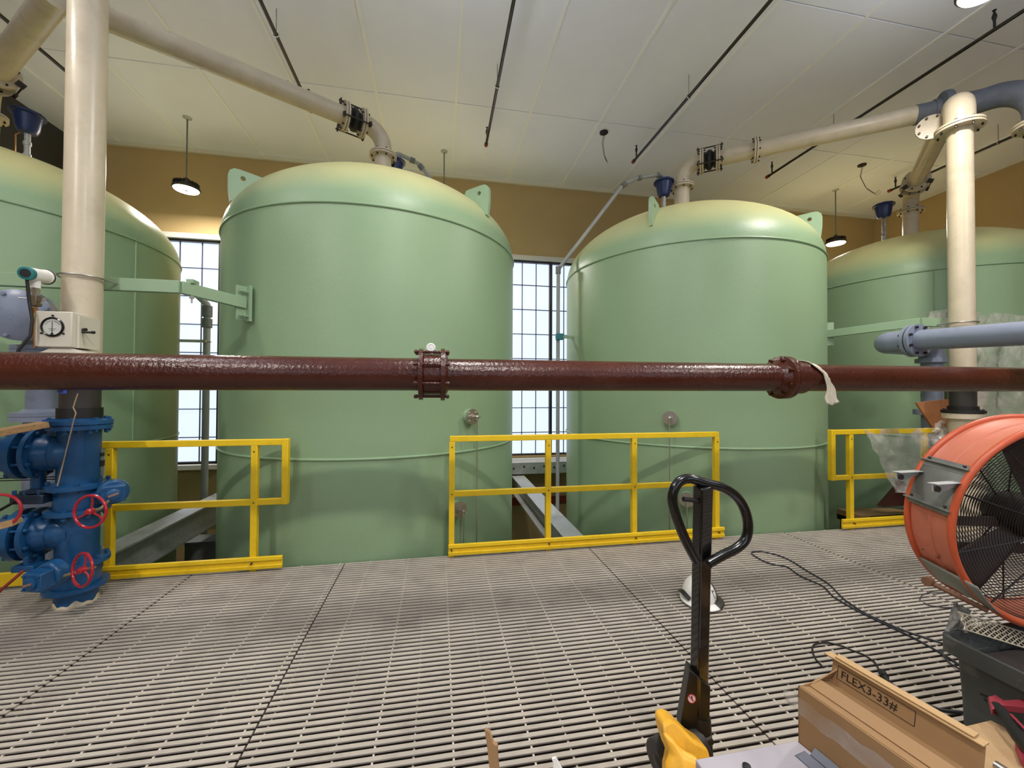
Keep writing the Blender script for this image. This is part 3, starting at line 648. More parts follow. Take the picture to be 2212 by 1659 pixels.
# ================================================================ blue valve stack at the left
def facing(dx, dy, dz=0): return V((dx, dy, dz)).normalized()
BX = SL.x; BYY = SL.y
def blue_tee(label, z0, z1, zb, top_r=.165, letters=None):
    o = V((BX, BYY, 0)); t = thing('pipe_tee', label, 'pipe fitting', (BX, BYY, z0), 'blue cast tees')
    build('body', MB().cyl(o+V((0, 0, z0)), o+V((0, 0, z1)), .112, 40), BLUE, t)
    # branch pointing away to the left, a little towards the camera
    d = facing(-1, -.12); c = o+V((0, 0, zb))
    build('branch', MB().lathe(c, d, [(.118, 0), (.118, .13), (.128, .17), (.128, .2)], 36).ball(c+d*.07, .128, 24), BLUE, t)
    f = build('branch_flange', MB().lathe(c+d*.2, d, [(.172, 0), (.172, .026), (.12, .026)], 40), BLUE, t)
    bolts(f, c+d*.2, d, .15, 8, -.022, .16, .014, BLUE)
    g = build('end_cap', MB().lathe(c+d*.31, d, [(.12, -.04), (.172, -.04), (.172, 0), (.125, .03), (.115, .12), (.085, .17), (0, .19)], 36), BLUE, t)
    build('drain_neck', MB().cyl(c+d*.22-V((0, 0, .1)), c+d*.22-V((0, 0, .28)), .038, 16), BLUE, t)
    for z, s in ((z0, 1), (z1, -1)):
        f = build('body_flange', MB().lathe(o+V((0, 0, z)), (0, 0, s), [(.168, 0), (.168, .03), (.122, .034)], 44), BLUE, t)
        bolts(f, o+V((0, 0, z)), (0, 0, s), .146, 8, -.012, .06, .015, BLUE, ph=.2)
    lt = MB()
    for k, (tx, zz) in enumerate(letters or ()):
        pass
    for k, (ang, z, n) in enumerate(((-2.05, zb+.06, 3), (-1.85, zb+.09, 7), (-1.68, zb+.10, 4), (-1.58, zb+.02, 2))):
        e = V((cos(ang), sin(ang), 0)); 
        for q in range(n):
            zz = z-q*.022; b = o+e*.111+V((0, 0, zz)); sd = V((-e.y, e.x, 0))
            lt = MB().obox(b, e*.004, sd*.007, (0, 0, .002)).obox(b+V((0, 0, .006))-sd*.005, e*.004, sd*.002, (0, 0, .006))
            build('cast_mark', lt, BLUE, t)
    return t
blue_tee('upper blue cast tee bolted under the black pipe spool', .80, 1.24, 1.05)
blue_tee('lower blue cast tee between the two blue valves', .27, .66, .50)
# top companion flange with blue tape
t = thing('pipe_flange', 'blue flange on top of the valve stack with blue tape wrapped on its left edge', 'flange', (BX, BYY, 1.245))
build('ring', MB().lathe((BX, BYY, 1.245), (0, 0, 1), [(.172, 0), (.172, .03), (.115, .032), (.115, .045)], 44), BLUE, t)
bolts(t, (BX, BYY, 1.245), (0, 0, 1), .15, 8, -.055, .05, .014, BLUE)
def bt(u, v):
    a = radians(168+56*u); r = .176+.006*sin(u*19+v*7); return V((BX+r*cos(a), BYY+r*sin(a), 1.215+.065*v))
build('masking_tape', MB().grid(18, 4, bt), BLUETAPE, t, solid=.004)
def butterfly(label, z, gear, gdir, wheel, wdir, wr):
    """wafer body between flanges, gear box on its stem, red handwheel on the worm shaft"""
    o = V((BX, BYY, z)); t = thing('butterfly_valve', label, 'valve', (BX, BYY, z), 'blue butterfly valves')
    build('wafer_body', MB().lathe(o, (0, 0, 1), [(.125, -.068), (.125, .068)], 40), BLUE, t)
    gear = V(gear); gd = V(gdir).normalized(); s = V((-gd.y, gd.x, 0))
    build('stem_neck', MB().cyl(o+V(((gear-o).x*.15, (gear-o).y*.15, 0)), gear, .035, 18), BLUE, t)
    g = build('gear_box', MB().lathe(gear-gd*.05, gd, [(.06, 0), (.085, .01), (.085, .07), (.075, .08)], 24).obox(gear+gd*.06, gd*.045, s*.062, (0, 0, .055)), BLUE, t, bevel=.006)
    build('indicator_cap', MB().lathe(gear+gd*.105, gd, [(.038, 0), (.038, .012), (.026, .018), (0, .018)], 20), BLUE, g)
    build('indicator_pointer', MB().obox(gear+gd*.125, gd*.002, s*.026+V((0, 0, .008)), V((0, 0, .007))), mat('copper_tone', (150, 110, 90), .4), g)
    for a, b in ((1, 1), (1, -1), (-1, 1), (-1, -1)): build('cover_bolt', MB().lathe(gear+gd*.1+s*.048*a+V((0, 0, .042*b)), gd, [(.008, 0), (.008, .014)], 6), BLUE, g)
    wh = V(wheel); wd = V(wdir).normalized(); _, u, v = basis(wd)
    build('worm_shaft', MB().tube([gear+gd*.02+V((0, 0, -.03)), wh-wd*.06, wh], .0095, 12), mat('shaft_steel', (150, 132, 108), .4, metal=.5), t)
    hw = build('handwheel', MB().torus(wh, wd, wr, .0085, 48, 10), RED, t)
    for k in range(3):
        a = 2*pi*k/3+.5; e = u*cos(a)+v*sin(a)
        build('spoke', MB().tube([wh+e*.012-wd*.004, wh+e*wr*.5-wd*.01, wh+e*wr], .0055, 8), RED, hw)
    build('hub', MB().lathe(wh, wd, [(.02, -.016), (.02, .012), (.012, .018), (.012, .026)], 16), RED, hw)
butterfly('upper blue butterfly valve with gear box at its right and red handwheel', .73,
          at(245, 1062, Y=3.28), (.55, -.8, 0), at(195, 1105, Y=2.97), (-.18, -1, .05), .1)
butterfly('lower blue butterfly valve with gear box at its left and red handwheel', .20,
          at(112, 1240, Y=3.05), (-.25, -1, -.1), at(178, 1231, Y=2.98), (-.55, -1, .12), .1)
# blue floor spool and grout ring
t = thing('floor_spool', 'blue pipe stub passing through the grating under the valves, white ragged foot', 'pipe', (BX, BYY, 0))
build('pipe', MB().lathe((BX, BYY, 0), (0, 0, 1), [(.112, -.03), (.112, .1), (.168, .105), (.168, .13)], 44), BLUE, t)
def gr(u, v):
    a = 2*pi*u; return V((BX+.1145*cos(a), BYY+.1145*sin(a), -.03+v*(.055+.012*sin(a*5)+.008*sin(a*11))))
build('unpainted_foot', MB().grid(72, 2, gr), CREAM, t, solid=.003)
# third valve cut by the left edge (flat operator under the upper branch) with a red wheel
p = at(75, 1075, Y=3.25)
t = thing('valve_operator', 'flat blue-black valve operator under the upper branch with a red wheel at the left edge', 'valve', p)
build('operator_body', MB().obox(p, (.1, -.01, .0), (0, .06, 0), (0, 0, .03)).obox(p+V((.02, 0, .045)), (.07, 0, .0), (0, .05, 0), (0, 0, .012)), mat('navy_black_paint', (30, 46, 66), .4), t, bevel=.006)
for dx in (-.08, -.02, .06): build('bolt', MB().lathe(p+V((dx, -.04, .03)), (0, 0, 1), [(.012, 0), (.012, .03)], 6), BLUE, t)
e = at(-6, 1105, Y=2.95)
build('worm_shaft', MB().cyl(p+V((-.08, -.02, -.01)), e, .009, 10), BOLT, t)
hw = build('handwheel', MB().torus(e, (.3, -1, .1), .1, .0085, 40, 8), RED, t)
p2 = at(60, 1225, Y=3.2); e2 = at(-10, 1285, Y=2.95)
t = thing('valve_operator', 'small dark valve operator with a slanting rod beside the left toe board', 'valve', p2)
build('operator_body', MB().obox(p2, (.06, 0, .0), (0, .04, 0), (0, 0, .02)).cyl(p2+V((-.01, 0, .01)), p2+V((-.01, 0, .07)), .014, 10), BLUE, t, bevel=.004)
build('rod', MB().cyl(p2, e2, .009, 10), REDD, t)
t = thing('pipe_rods', 'pair of thin black rods running left from the valve stack', 'rod', at(0, 1045, Y=3.5))
for dz in (0, .017): build('rod', MB().cyl(V((-4.3, 3.5, .83+dz)), V((-2.62, 3.42, .845+dz)), .004, 6), BLACK, t)
# wooden planks propped at left
a, b = at(0, 934, Y=2.98), at(88, 918, Y=3.12)
t = tag(build('plank', MB().bar(a+(a-b)*1.5, b+(b-a)*.1, .14, .035), WOOD, bevel=.002), 'brown wooden plank at the left edge resting on the upper blue branch', 'plank')
a, b = at(0, 1136, Y=2.98), at(38, 1126, Y=3.0)
tag(build('plank', MB().bar(a+(a-b)*3, b, .1, .032), WOOD, bevel=.002), 'short wooden plank end at the left edge below the red wheel', 'plank')
# stiff wire hanging in front of the stack
wp = [at(168, 850, Y=3.15), at(158, 880, Y=3.15), at(164, 892, Y=3.15), at(160, 905, Y=3.14), at(124, 1050, Y=3.16)]
tag(build('bent_wire', MB().tube(path(wp, .008, 3), .0035, 8), mat('tan_wire', (170, 150, 120), .5)), 'bent tan wire leaning across the upper blue tee', 'wire')
t = thing('drain_cock', 'small bronze cock on the back of the valve stack beside the yellow post', 'valve', at(219, 1000, Y=3.38))
q = at(219, 1000, Y=3.38); build('barrel', MB().cyl(q-V((0, 0, .09)), q+V((0, 0, .1)), .012, 12), GALVD, t); build('nut', MB().lathe(q, (0, 0, 1), [(.02, -.02), (.02, .02)], 6).lathe(q, (0, 0, 1), [(.018, .05), (.018, .075)], 6), BOLT, t)
# grey pipe and elbow behind the left standpipe
GX = at(91, 875, Y=3.85)
t = thing('grey_elbow_pipe', 'grey-blue flanged pipe behind the left standpipe, its elbow turned to the camera', 'pipe', (GX.x, 3.85, 1.2))
g0 = V((GX.x, 3.85, 0))
build('riser', MB().lathe(g0, (0, 0, 1), [(.09, 1.3), (.09, 1.72)], 32), GBLUE, t)
f = build('flange', MB().lathe(g0, (0, 0, 1), [(.10, 1.33), (.12, 1.31), (.175, 1.305), (.175, 1.275), (.17, 1.27), (.175, 1.265), (.175, 1.235)], 36), GBLUE, t)
f2 = build('upper_flange', MB().lathe(g0, (0, 0, 1), [(.175, 1.76), (.175, 1.79), (.17, 1.795), (.175, 1.8), (.175, 1.83)], 36), GBLUE, t)
build('lower_pipe', MB().cyl(g0+V((0, 0, -.05)), g0+V((0, 0, 1.25)), .1, 32), GBLUE, t)
e0 = at(15, 680, Y=3.35)
build('elbow', MB().tube([g0+V((0, 0, 1.8))]+arc(g0+V((0, 0, 1.75)), g0+V((0, 0, 2.08)), e0, .17, 10)+[g0+V((0, 0, 2.08))+(e0-g0-V((0, 0, 2.08)))*.55], .112, 28, rs=None), GBLUE, t)
dv = (e0-g0-V((0, 0, 2.08))).normalized(); fc = g0+V((0, 0, 2.08))+dv*.3
f = build('bonnet', MB().lathe(fc, dv, [(.13, -.03), (.185, -.02), (.185, .035), (.18, .04), (.185, .045), (.185, .09), (.12, .12)], 36), GBLUE, t)
bolts(f, fc, dv, .158, 8, -.05, .12, .014, GBLUE)
# ---------------------------------------------------------------- gauge box and transmitter
gy = 3.06
A, B_, D = at(76, 671, Y=gy), at(156, 671, Y=gy), at(76, 749, Y=gy)
t = thing('gauge_box', 'cream square gauge box with a round black-rimmed dial on the left standpipe', 'gauge', (A.x, gy, D.z))
x0, x1, z0, z1 = A.x, B_.x, D.z, A.z
build('case', MB().box(x0, x1, gy, gy+.13, z0, z1), OFFW, t, bevel=.006)
build('saddle', MB().hexa([(x0+.02, gy+.01, z0-.035), (x1+.07, gy+.01, z0-.035), (x1+.07, gy+.15, z0-.035), (x0+.02, gy+.15, z0-.035), (x0+.08, gy+.02, z0), (x1-.02, gy+.02, z0), (x1-.02, gy+.15, z0), (x0+.08, gy+.15, z0)]), OFFW, t)
build('strap_block', MB().box(x1-.03, x1+.02, gy+.03, gy+.19, z0, z1-.02), OFFW, t)
gc = V(((x0+x1)/2-.003, gy, (z0+z1)/2+.014)); gr_ = .058
dl = build('dial', MB().lathe(gc, (0, -1, 0), [(gr_-.006, .002), (gr_-.006, .004), (0, .004)], 40), mat('dial_face', (205, 205, 196), .4), t)
build('bezel', MB().torus(gc-V((0, .004, 0)), (0, 1, 0), gr_, .0065, 48, 8), BLACKP, t)
ne = MB().box(gc.x-.001, gc.x+.001, gy-.0065, gy-.0045, gc.z-.04, gc.z+.032); build('needle', ne, INK, dl)
build('pivot_mark', MB().prism([gc+V((-.01, -.0045, -.05)), gc+V((.01, -.0045, -.05)), gc+V((0, -.0045, -.032))], (0, -.002, 0)), INK, dl)
sc_ = MB()
for k in range(19):
    a = radians(30+120*k/18); e = V((cos(a), 0, sin(a))); 
    build('scale_tick', MB().obox(gc+V((0, -.005, -.006))+e*.044, e*(.004 if k % 3 == 0 else .002), V((-e.z, 0, e.x))*.0006, (0, .0006, 0)), INK, dl)
for k, dz in enumerate((-.012, -.022)): build('dial_line', MB().box(gc.x-.02+k*.006, gc.x+.02-k*.006, gy-.0056, gy-.0045, gc.z+dz-.0006, gc.z+dz+.0006), INK, dl)
for a in (90, 215, 325): build('bezel_screw', MB().lathe(gc+V((cos(radians(a)), 0, sin(radians(a))))*.073, (0, -1, 0), [(.006, 0), (.006, .006)], 10), BOLT, t)
for k, (dz, l) in enumerate(((.01, .03), (-.008, .075))):
    build('port_fitting', MB().lathe((x1, gy+.05, gc.z-.015+dz), (1, 0, 0), [(.012, 0), (.012, .012), (.007, .014), (.007, l), (.01, l), (.01, l+.014)], 10), BLACK, t)
# transmitter
t = thing('transmitter', 'white twin-cap flow transmitter head with a teal cap on a brass manifold', 'transmitter', at(70, 750, Y=3.1))
h0, h1 = at(55, 590, Y=3.0), at(98, 598, Y=3.16); hd = (h1-h0).normalized()
build('head', MB().lathe(h0, hd, [(.038, .02), (.042, .03), (.042, .15), (.046, .155), (.046, .185), (.0, .19)], 28).cyl((h0+h1)/2+V((0, 0, -.02)), (h0+h1)/2+V((0, 0, -.085)), .024, 18), WHITE, t)
cp_ = build('teal_cap', MB().lathe(h0, hd, [(.030, -.002), (.040, 0), (.042, .024), (.036, .028)], 28), TEAL, t); build('cap_window', MB().lathe(h0, hd, [(0, -.003), (.027, -.003), (.027, .004)], 24), BLACK, cp_)
build('end_ring', MB().torus(h0+hd*.17, hd, .045, .006, 28, 8), DARKP, t)
m = at(76, 650, Y=3.1)
build('neck', MB().cyl(m+V((0, 0, .02)), (h0+h1)/2+V((0, 0, -.08)), .016, 14).lathe(m+V((0, 0, .055)), (0, 0, 1), [(.022, 0), (.022, .02)], 8), STEEL, t)
mf = build('manifold', MB().obox(m, (.022, 0, 0), (0, .022, 0), (0, 0, .035)), mat('manifold_bronze', (110, 98, 80), .4, metal=.5), t, bevel=.003)
build('tee_handle', MB().cyl(m+V((.02, -.01, 0)), m+V((.06, -.02, 0)), .006, 8).cyl(m+V((.052, -.025, -.02)), m+V((.075, -.015, .022)), .005, 8), STEEL, mf)
build('tee_handle', MB().cyl(m+V((-.02, -.01, .012)), m+V((-.065, -.03, .01)), .0045, 8), STEEL, mf)
build('brass_tube', MB().cyl(m+V((0, 0, -.03)), at(76, 752, Y=3.1), .009, 10).lathe(m+V((0, 0, -.075)), (0, 0, 1), [(.014, 0), (.014, .03)], 6), BRASS, t)
build('cable', MB().tube(path([at(58, 600, Y=3.02), at(63, 650, Y=3.03), at(70, 690, Y=3.03), at(66, 725, Y=3.02), at(40, 756, Y=3.0), at(36, 775, Y=3.0)], .05, 5), .0085, 10), BLACK, t)
# ================================================================ grey pipe at the right
t = thing('grey_horizontal_pipe', 'grey-blue pipe coming in from the right edge to a flanged elbow', 'pipe', (4.97, 3.4, 2.03))
ga = V((4.97, 3.36, 2.04)); gb = V((4.90, 2.2, 1.985))
build('pipe', MB().cyl(gb, ga, .105, 40), GBLUE, t)
gl = [ga+V((0, .02, 0))]+arc(ga, V((4.97, 3.74, 2.05)), V((5.86, 3.86, 2.05)), .17, 10)+arc(V((5.05, 3.74, 2.05)), V((5.87, 3.86, 2.05)), V((5.87, 3.86, 1.5)), .15, 10)
build('elbow', MB().tube(gl, .118, 32), GBLUE, t)
f = flange(t, ga+V((0, .05, 0)), (0, 1, 0), .172, .04, GBLUE, 8, r=.015)
build('riser', MB().lathe(V((5.87, 3.86, 0)), (0, 0, 1), [(.1, 0), (.1, 1.21), (.17, 1.22), (.17, 1.28), (.1, 1.3), (.1, 1.84), (.15, 1.85), (.15, 1.9)], 32), GBLUE, t)
# ================================================================ orange drum fan
FC = V((2.556, 1.228, .935)); FA = V((-.256, -.964, -.076)).normalized(); FR = .44; FW = .205
t = thing('drum_fan', 'large orange drum fan with black wire guard standing on the grey bin', 'fan', (2.6, 1.35, .5))
_, U, Vv = basis(FA); UP = V((0, 0, 1)); SIDE = UP.cross(FA).normalized(); UPP = FA.cross(SIDE).normalized()*1
if UPP.z < 0: UPP = -UPP
bk = FC-FA*FW
def ringp(c, ang, r): return c+(SIDE*cos(ang)+UPP*sin(ang))*r
sh = MB().lathe(bk, FA, [(FR-.01, 0), (FR-.004, .01), (FR-.012, .03), (FR-.012, .09), (FR-.007, .095), (FR-.007, .105), (FR-.012, .11), (FR-.012, FW-.02), (FR-.004, FW), (FR-.016, FW), (FR-.02, FW-.01), (FR-.02, .01), (FR-.01, 0)], 96, caps=False)
build('drum', sh, ORANGEP, t)
build('front_rim', MB().torus(FC, FA, FR-.003, .014, 96, 12), ORANGE, t); build('rear_rim', MB().torus(bk, FA, FR-.003, .014, 96, 12), ORANGE, t)
GW = mat('guard_wire', (30, 26, 24), .45)
def guard(c, dirn, n, name):
    g = build(name, MB().torus(c, FA, FR-.02, .003, 64, 6), GW, t)
    rings = MB()
    for k in range(n):
        r = .07+(FR-.09)*k/(n-1); z = .02*(1-(r/FR)**2)
        rings.torus(c+FA*dirn*z, FA, r, .0016, 72, 4)
    gg = build('guard_rings', rings, GW, g)
    for k in range(10):
        a = 2*pi*k/10+.3; build('guard_spoke', MB().tube([ringp(c+FA*dirn*.022, a, .05), ringp(c+FA*dirn*.016, a, .25), ringp(c, a, FR-.01)], .0032, 6), GW, g)
    return g
guard(FC-FA*.012, 1, 34, 'front_guard'); guard(bk+FA*.012, -1, 30, 'rear_guard')
mc = FC-FA*FW*.6
build('motor', MB().lathe(mc, FA, [(.0, -.13), (.085, -.12), (.09, -.1), (.09, .03), (.07, .05), (0, .052)], 32), BLACK, t)
for k in (-.14, -.52):   # horizontal motor supports
    c = bk+FA*.03+UPP*k*.32; hw_ = sqrt(FR**2-(k*.32)**2)-.02
    build('motor_support', MB().obox(c, SIDE*hw_, FA*.004, UPP*.022), mat('dusty_steel', (86, 78, 72), .6), t)
for k in range(3):
    def bl(u, v, k=k):
        a = 2*pi*k/3-.25+(v-.5)*(.5-.1*u); r = .09+u*.31
        return ringp(mc+FA*(.05*(v-.5)*1.0), a, r)
    build('blade', MB().grid(8, 10, bl), mat('fan_blade', (60, 52, 48), .5), t, solid=.003)
for a in (2.62+.95, 2.62+1.3): build('rivet', MB().ball(ringp(bk+FA*.11, a, FR-.004), .007, 8), mat('rivet_head', (130, 80, 60), .5), t)
# bracket plates on the left side of the drum
def at_drum(px, py, k=.5):    # angle of the drum surface nearest a pixel
    best = None
    for i in range(720):
        a = 2*pi*i/720; p = ringp(bk+FA*FW*k, a, FR); r = CAMR.transposed() @ (p-CAMP); x = 1106-865*r.x/r.z; y = 829.5+865*r.y/r.z
        d = (x-px)**2+(y-py)**2
        if best is None or d < best[0]: best = (d, a)
    return best[1]
a1 = at_drum(2050, 1010); a2 = at_drum(2015, 1090)
if a2 < a1: a1, a2 = a2, a1
am = (a1+a2)/2
pts = [ringp(bk, a1+(a2-a1)*i/8, FR+.003) for i in range(9)]
mp = build('upper_bracket', MB().grid(8, 2, lambda u, v: ringp(bk+FA*FW*v, a1+(a2-a1)*u, FR+.004)), GALVD, t, solid=.003)
for a in (a1, a2):
    c = ringp(bk+FA*FW*.5, a, FR+.012); rd = (c-(bk+FA*FW*.5)).normalized()
    build('bracket_channel', MB().obox(c, FA*FW*.52, rd*.010, rd.cross(FA)*.003).obox(c-rd*.008, FA*FW*.52, rd.cross(FA)*.022, rd*.0025), GALVD, mp)
    for k in (-.38, .38): build('bolt', MB().ball(c+FA*FW*k+rd.cross(FA)*.014, .006, 8), BOLT, mp)
for (pa, pb, pc) in (((1905, 1016), (1985, 1020), 0), ((1966, 1040), (2066, 1044), 1)):
    k = .06 if pc == 0 else .9
    ra = at_drum(pb[0], pb[1], k); base = ringp(bk+FA*FW*k, ra, FR-.01); rd = (base-(bk+FA*FW*k)).normalized()
    side = (-SIDE if SIDE.x > 0 else SIDE); e = base+V((-.145, .0, .0))
    y = .012
    lf = build('lug_arm', MB().prism([base+V((0, 0, .012)), e+V((0, 0, .01)), e+V((.0, 0, -.02)), e+V((.03, 0, -.032)), base+V((0, 0, .002))], V((0, .0025, 0))).prism([base+V((0, -.02, .012)), base+V((0, .02, .012)), e+V((0, .02, .01)), e+V((0, -.02, .01))], V((0, 0, .0025))), GALV, t)
    build('lug_eye', MB().lathe(e+V((.015, -.004, -.01)), (0, -1, 0), [(.012, 0), (.012, .008)], 16), BOLT, lf)
a3 = at_drum(2040, 1262); 
lb = build('lower_bracket', MB().grid(8, 2, lambda u, v: ringp(bk+FA*(FW+.06)*v, a3+(-.17+.34*u), FR+.006)), mat('painted_bracket_grey', (134, 138, 128), .55), t, solid=.004)
p_ = at(2005, 1256, Y=(bk.y+.02)); q_ = ringp(FC, a3+.25*(1 if a3 > pi else 1), FR+.02)
build('pivot_rod', MB().cyl(p_, ringp(FC+FA*.02, a3+.16, FR+.02), .011, 12).cyl(p_-V((.012, 0, 0)), p_+V((.012, 0, 0)), .02, 12), mat('rusty_rod', (120, 84, 62), .6), lb)
# ================================================================ grey bin under the fan
BXc, BYc, BT = 2.425, 1.08, .478
def rect(cx, cy, z, hx, hy, r=.04, n=5, rot=.0):
    out = []
    for sx, sy, a0 in ((1, 1, 0), (-1, 1, pi/2), (-1, -1, pi), (1, -1, 3*pi/2)):
        for k in range(n+1):
            a = a0+pi/2*k/n; x = sx*(hx-r)+r*cos(a); y = sy*(hy-r)+r*sin(a)
            out.append(V((cx+x*cos(rot)-y*sin(rot), cy+x*sin(rot)+y*cos(rot), z)))
    return out
def loft(sections, cap=True):
    mb = MB(); n = len(sections[0]); b = 0
    for s_ in sections: mb.v += [tuple(p) for p in s_]
    for i in range(len(sections)-1):
        for k in range(n): k2 = (k+1) % n; mb.f.append((i*n+k, i*n+k2, (i+1)*n+k2, (i+1)*n+k))
    if cap: mb.f.append(tuple(range(n-1, -1, -1)))
    return mb
t = thing('grey_bin', 'scuffed dark grey square bin with a turned-out lip carrying the orange fan', 'bin', (BXc, BYc, 0))
BINM = mat('bin_plastic', (62, 64, 62), .55, var=.3, vscale=5, dirt=(138, 134, 128), dscale=3.5, damt=.7)
build('body', loft([rect(BXc, BYc, 0, .29, .235), rect(BXc, BYc, .05, .295, .24), rect(BXc, BYc, BT-.07, .30, .25), rect(BXc, BYc, BT-.065, .335, .285), rect(BXc, BYc, BT-.0, .335, .285), rect(BXc, BYc, BT, .32, .27), rect(BXc, BYc, BT-.05, .305, .255), rect(BXc, BYc, .03, .29, .235)]), BINM, t, solid=0)
for k in (-1, 1):
    build('corner_rib', MB().tube([rect(BXc, BYc, .02, .292, .237)[13], rect(BXc, BYc, BT-.08, .30, .25)[13]], .012, 8), BINM, t)
fd = V((0, -1, 0)); c0 = {12: V((BXc-.301, BYc+.22, .27))}
for k in range(6):
    p = c0[12]+fd*(.05+.012*k)+V((0, 0, .03-.012*k)); build('scribble', MB().bar(p, p+fd*.06+V((0, 0, (-1)**k*.012)), .003, .006), INK, t)
# wire mesh sleeve (expanded net) laid on the bin rim
build('dark_inner_plate', MB().box(BXc-.29, BXc+.29, BYc-.235, BYc+.235, .38, .40), DARKP, t)  # dark plate added to give the bin its dark inside
t = thing('mesh_sleeve', 'pale plastic mesh net lying on the rim of the bin below the fan', 'net', (BXc, BYc, BT))
ms = MB()
pL, pR = at(2070, 1322, Y=1.345), at(2212, 1366, Y=1.315); ex = (pR-pL)*1.5; ey = V((0, -.018, -.062))
for k in range(-1, 17):
    for s_ in (0, 1):
        u0 = max(0, k/17); u1 = (k+1.8)/17
        a, b = (pL+ex*u0, pL+ex*u1+ey*.5) if s_ == 0 else (pL+ex*u1, pL+ex*u0+ey*.5)
        for f_ in (0, .5): ms.cyl(a+ey*f_, b+ey*f_, .0021, 5)
for f_ in (0, 1): ms.cyl(pL+ey*f_, pL+ex+ey*f_, .003, 6)
build('net_strands', ms, mat('net_plastic', (196, 184, 160), .5), t)
def sheet(name, label, corners, nu=26, nv=20, amp=.03, seed=1, m=None, cat='plastic sheet'):
    A, B, C_, D_ = [V(c) for c in corners]   # A-B top edge, D-C bottom edge
    nrm = (B-A).cross(D_-A).normalized()
    def f(u, v):
        p = (A*(1-u)+B*u)*(1-v)+(D_*(1-u)+C_*u)*v
        k = noise.noise(V((u*5+seed, v*4, seed)))*amp*2+noise.noise(V((u*13, v*11+seed, seed)))*amp*.7+abs(noise.noise(V((u*9+v*6, v*3+seed, seed))))*amp*1.2
        return p+nrm*k+V((0, 0, noise.noise(V((u*7, v*5, seed+4)))*amp*.8))
    return tag(build(name, MB().grid(nu, nv, f), m or PLASTW, smooth=180), label, cat)
sheet('grey_cloth', 'frayed grey cloth hanging at the left corner of the bin below the fan',
      (at(2062, 1298, Y=1.40), at(2100, 1318, Y=1.36), at(2092, 1368, Y=1.345), at(2042, 1366, Y=1.36)), nu=14, nv=14, amp=.012, seed=5, m=mat('grey_cloth', (118, 116, 110), .9), cat='cloth')
# ================================================================ cords on the grating
def cord(label, px, r=.006, name='extension_cord', m=CORD, z=.006, closed=False):
    pts = [at(x, y, Z=z) for x, y in px]; n = len(pts); out = []
    for i in range(n-1):
        p0, p1, p2, p3 = pts[max(i-1, 0)], pts[i], pts[i+1], pts[min(i+2, n-1)]
        for k in range(8):
            t_ = k/8; out.append(.5*((2*p1)+(p2-p0)*t_+(2*p0-5*p1+4*p2-p3)*t_*t_+(3*p1-p0-3*p2+p3)*t_**3))
    out.append(pts[-1]); out = [q+V((0, 0, .0015*sin(i*.7))) for i, q in enumerate(out)]
    return tag(build(name, MB().tube(out, r, 8), m), label, 'cord')
cord('dark blue extension cord looped back on itself, running from mid grating to the bin',
     [(2075, 1438), (2000, 1392), (1905, 1345), (1850, 1318), (1802, 1290), (1775, 1265), (1730, 1245), (1700, 1225), (1665, 1218), (1640, 1207), (1624, 1196), (1632, 1191), (1660, 1194), (1700, 1207), (1735, 1228), (1790, 1262), (1830, 1300), (1900, 1340), (1990, 1375), (2050, 1392), (2110, 1400)])
cord('thin black cord curling out from behind the cardboard box to a plug', [(1778, 1442), (1760, 1420), (1755, 1400), (1765, 1390), (1795, 1389), (1830, 1400), (1870, 1417), (1890, 1432), (1903, 1455)], .0045, m=BLACK)
cord('dark blue cord leaving the plug behind the box towards the bin foot', [(1915, 1470), (1945, 1490), (1985, 1515), (2030, 1532), (2085, 1540)], .007, z=.008)
cord('small stub of dark cord beneath the fan bracket', [(1995, 1302), (2010, 1308), (2040, 1312), (2075, 1312)], .004, z=.008)
cord('short curl of thin wire beneath the fan bracket', [(1987, 1296), (1990, 1288), (2000, 1282), (2020, 1279), (2040, 1280)], .003, name='loose_wire', z=.008)
cord('cord loop lying against the foot of the bin', [(2080, 1450), (2050, 1430), (2035, 1410), (2045, 1402), (2070, 1403), (2090, 1404)], .005, z=.01)
p = at(1905, 1452, Z=.02); q = at(1918, 1474, Z=.02)
t = thing('cord_plug', 'black plug and socket joining two cords behind the cardboard box', 'plug', p)
build('socket', MB().cyl(p, (p+q)/2, .018, 12), BLACK, t); build('plug_body', MB().cyl((p+q)/2, q, .015, 12, .01), BLACK, t)
# ================================================================ hard hat
hc = V((1.84, 2.6, .0))
t = thing('hard_hat', 'white hard hat with black-edged brim lying on the grating behind the jack handle', 'hard hat', hc)
def dome(u, v):
    a = 2*pi*u; ph = v*pi/2; r = sin(ph); ridge = 1+.03*max(0, 1-abs(sin(a))*6)*(1 if True else 0)
    return hc+V((.105*r*cos(a)*ridge, .125*r*sin(a)*ridge, .03+.145*cos(ph)*ridge))
build('shell', MB().grid(48, 14, dome), WHITE, t, solid=.003)
def brim(u, v):
    a = 2*pi*u; w = .02+.035*max(0, cos(a+2.0))**1; return hc+V(((.104+w*v)*cos(a), (.123+w*v)*sin(a), .034-.018*v))
build('brim', MB().grid(48, 3, brim), WHITE, t, solid=.003)
def side(u, v):
    a = -.75+1.3*u; ph = radians(42+48*v); return hc+V((.1095*sin(ph)*cos(a), .13*sin(ph)*sin(a), .03+.149*cos(ph)))
build('black_side_panel', MB().grid(12, 8, side), BLACK, t, solid=.002)
def bb(u, v):
    a = -1.25+2.0*u; return hc+V(((.106+.05*v)*cos(a), (.125+.045*v)*sin(a), .038-.02*v))
build('black_brim_edge', MB().grid(14, 3, bb), DARKP, t, solid=.003)
def bc(u, v):
    a = 2.55+1.0*u; return hc+V(((.106+.03*v)*cos(a), (.125+.03*v)*sin(a), .05-.01*v+.02*sin(pi*u)))
build('black_rear_edge', MB().grid(10, 3, bc), BLACK, t, solid=.004)
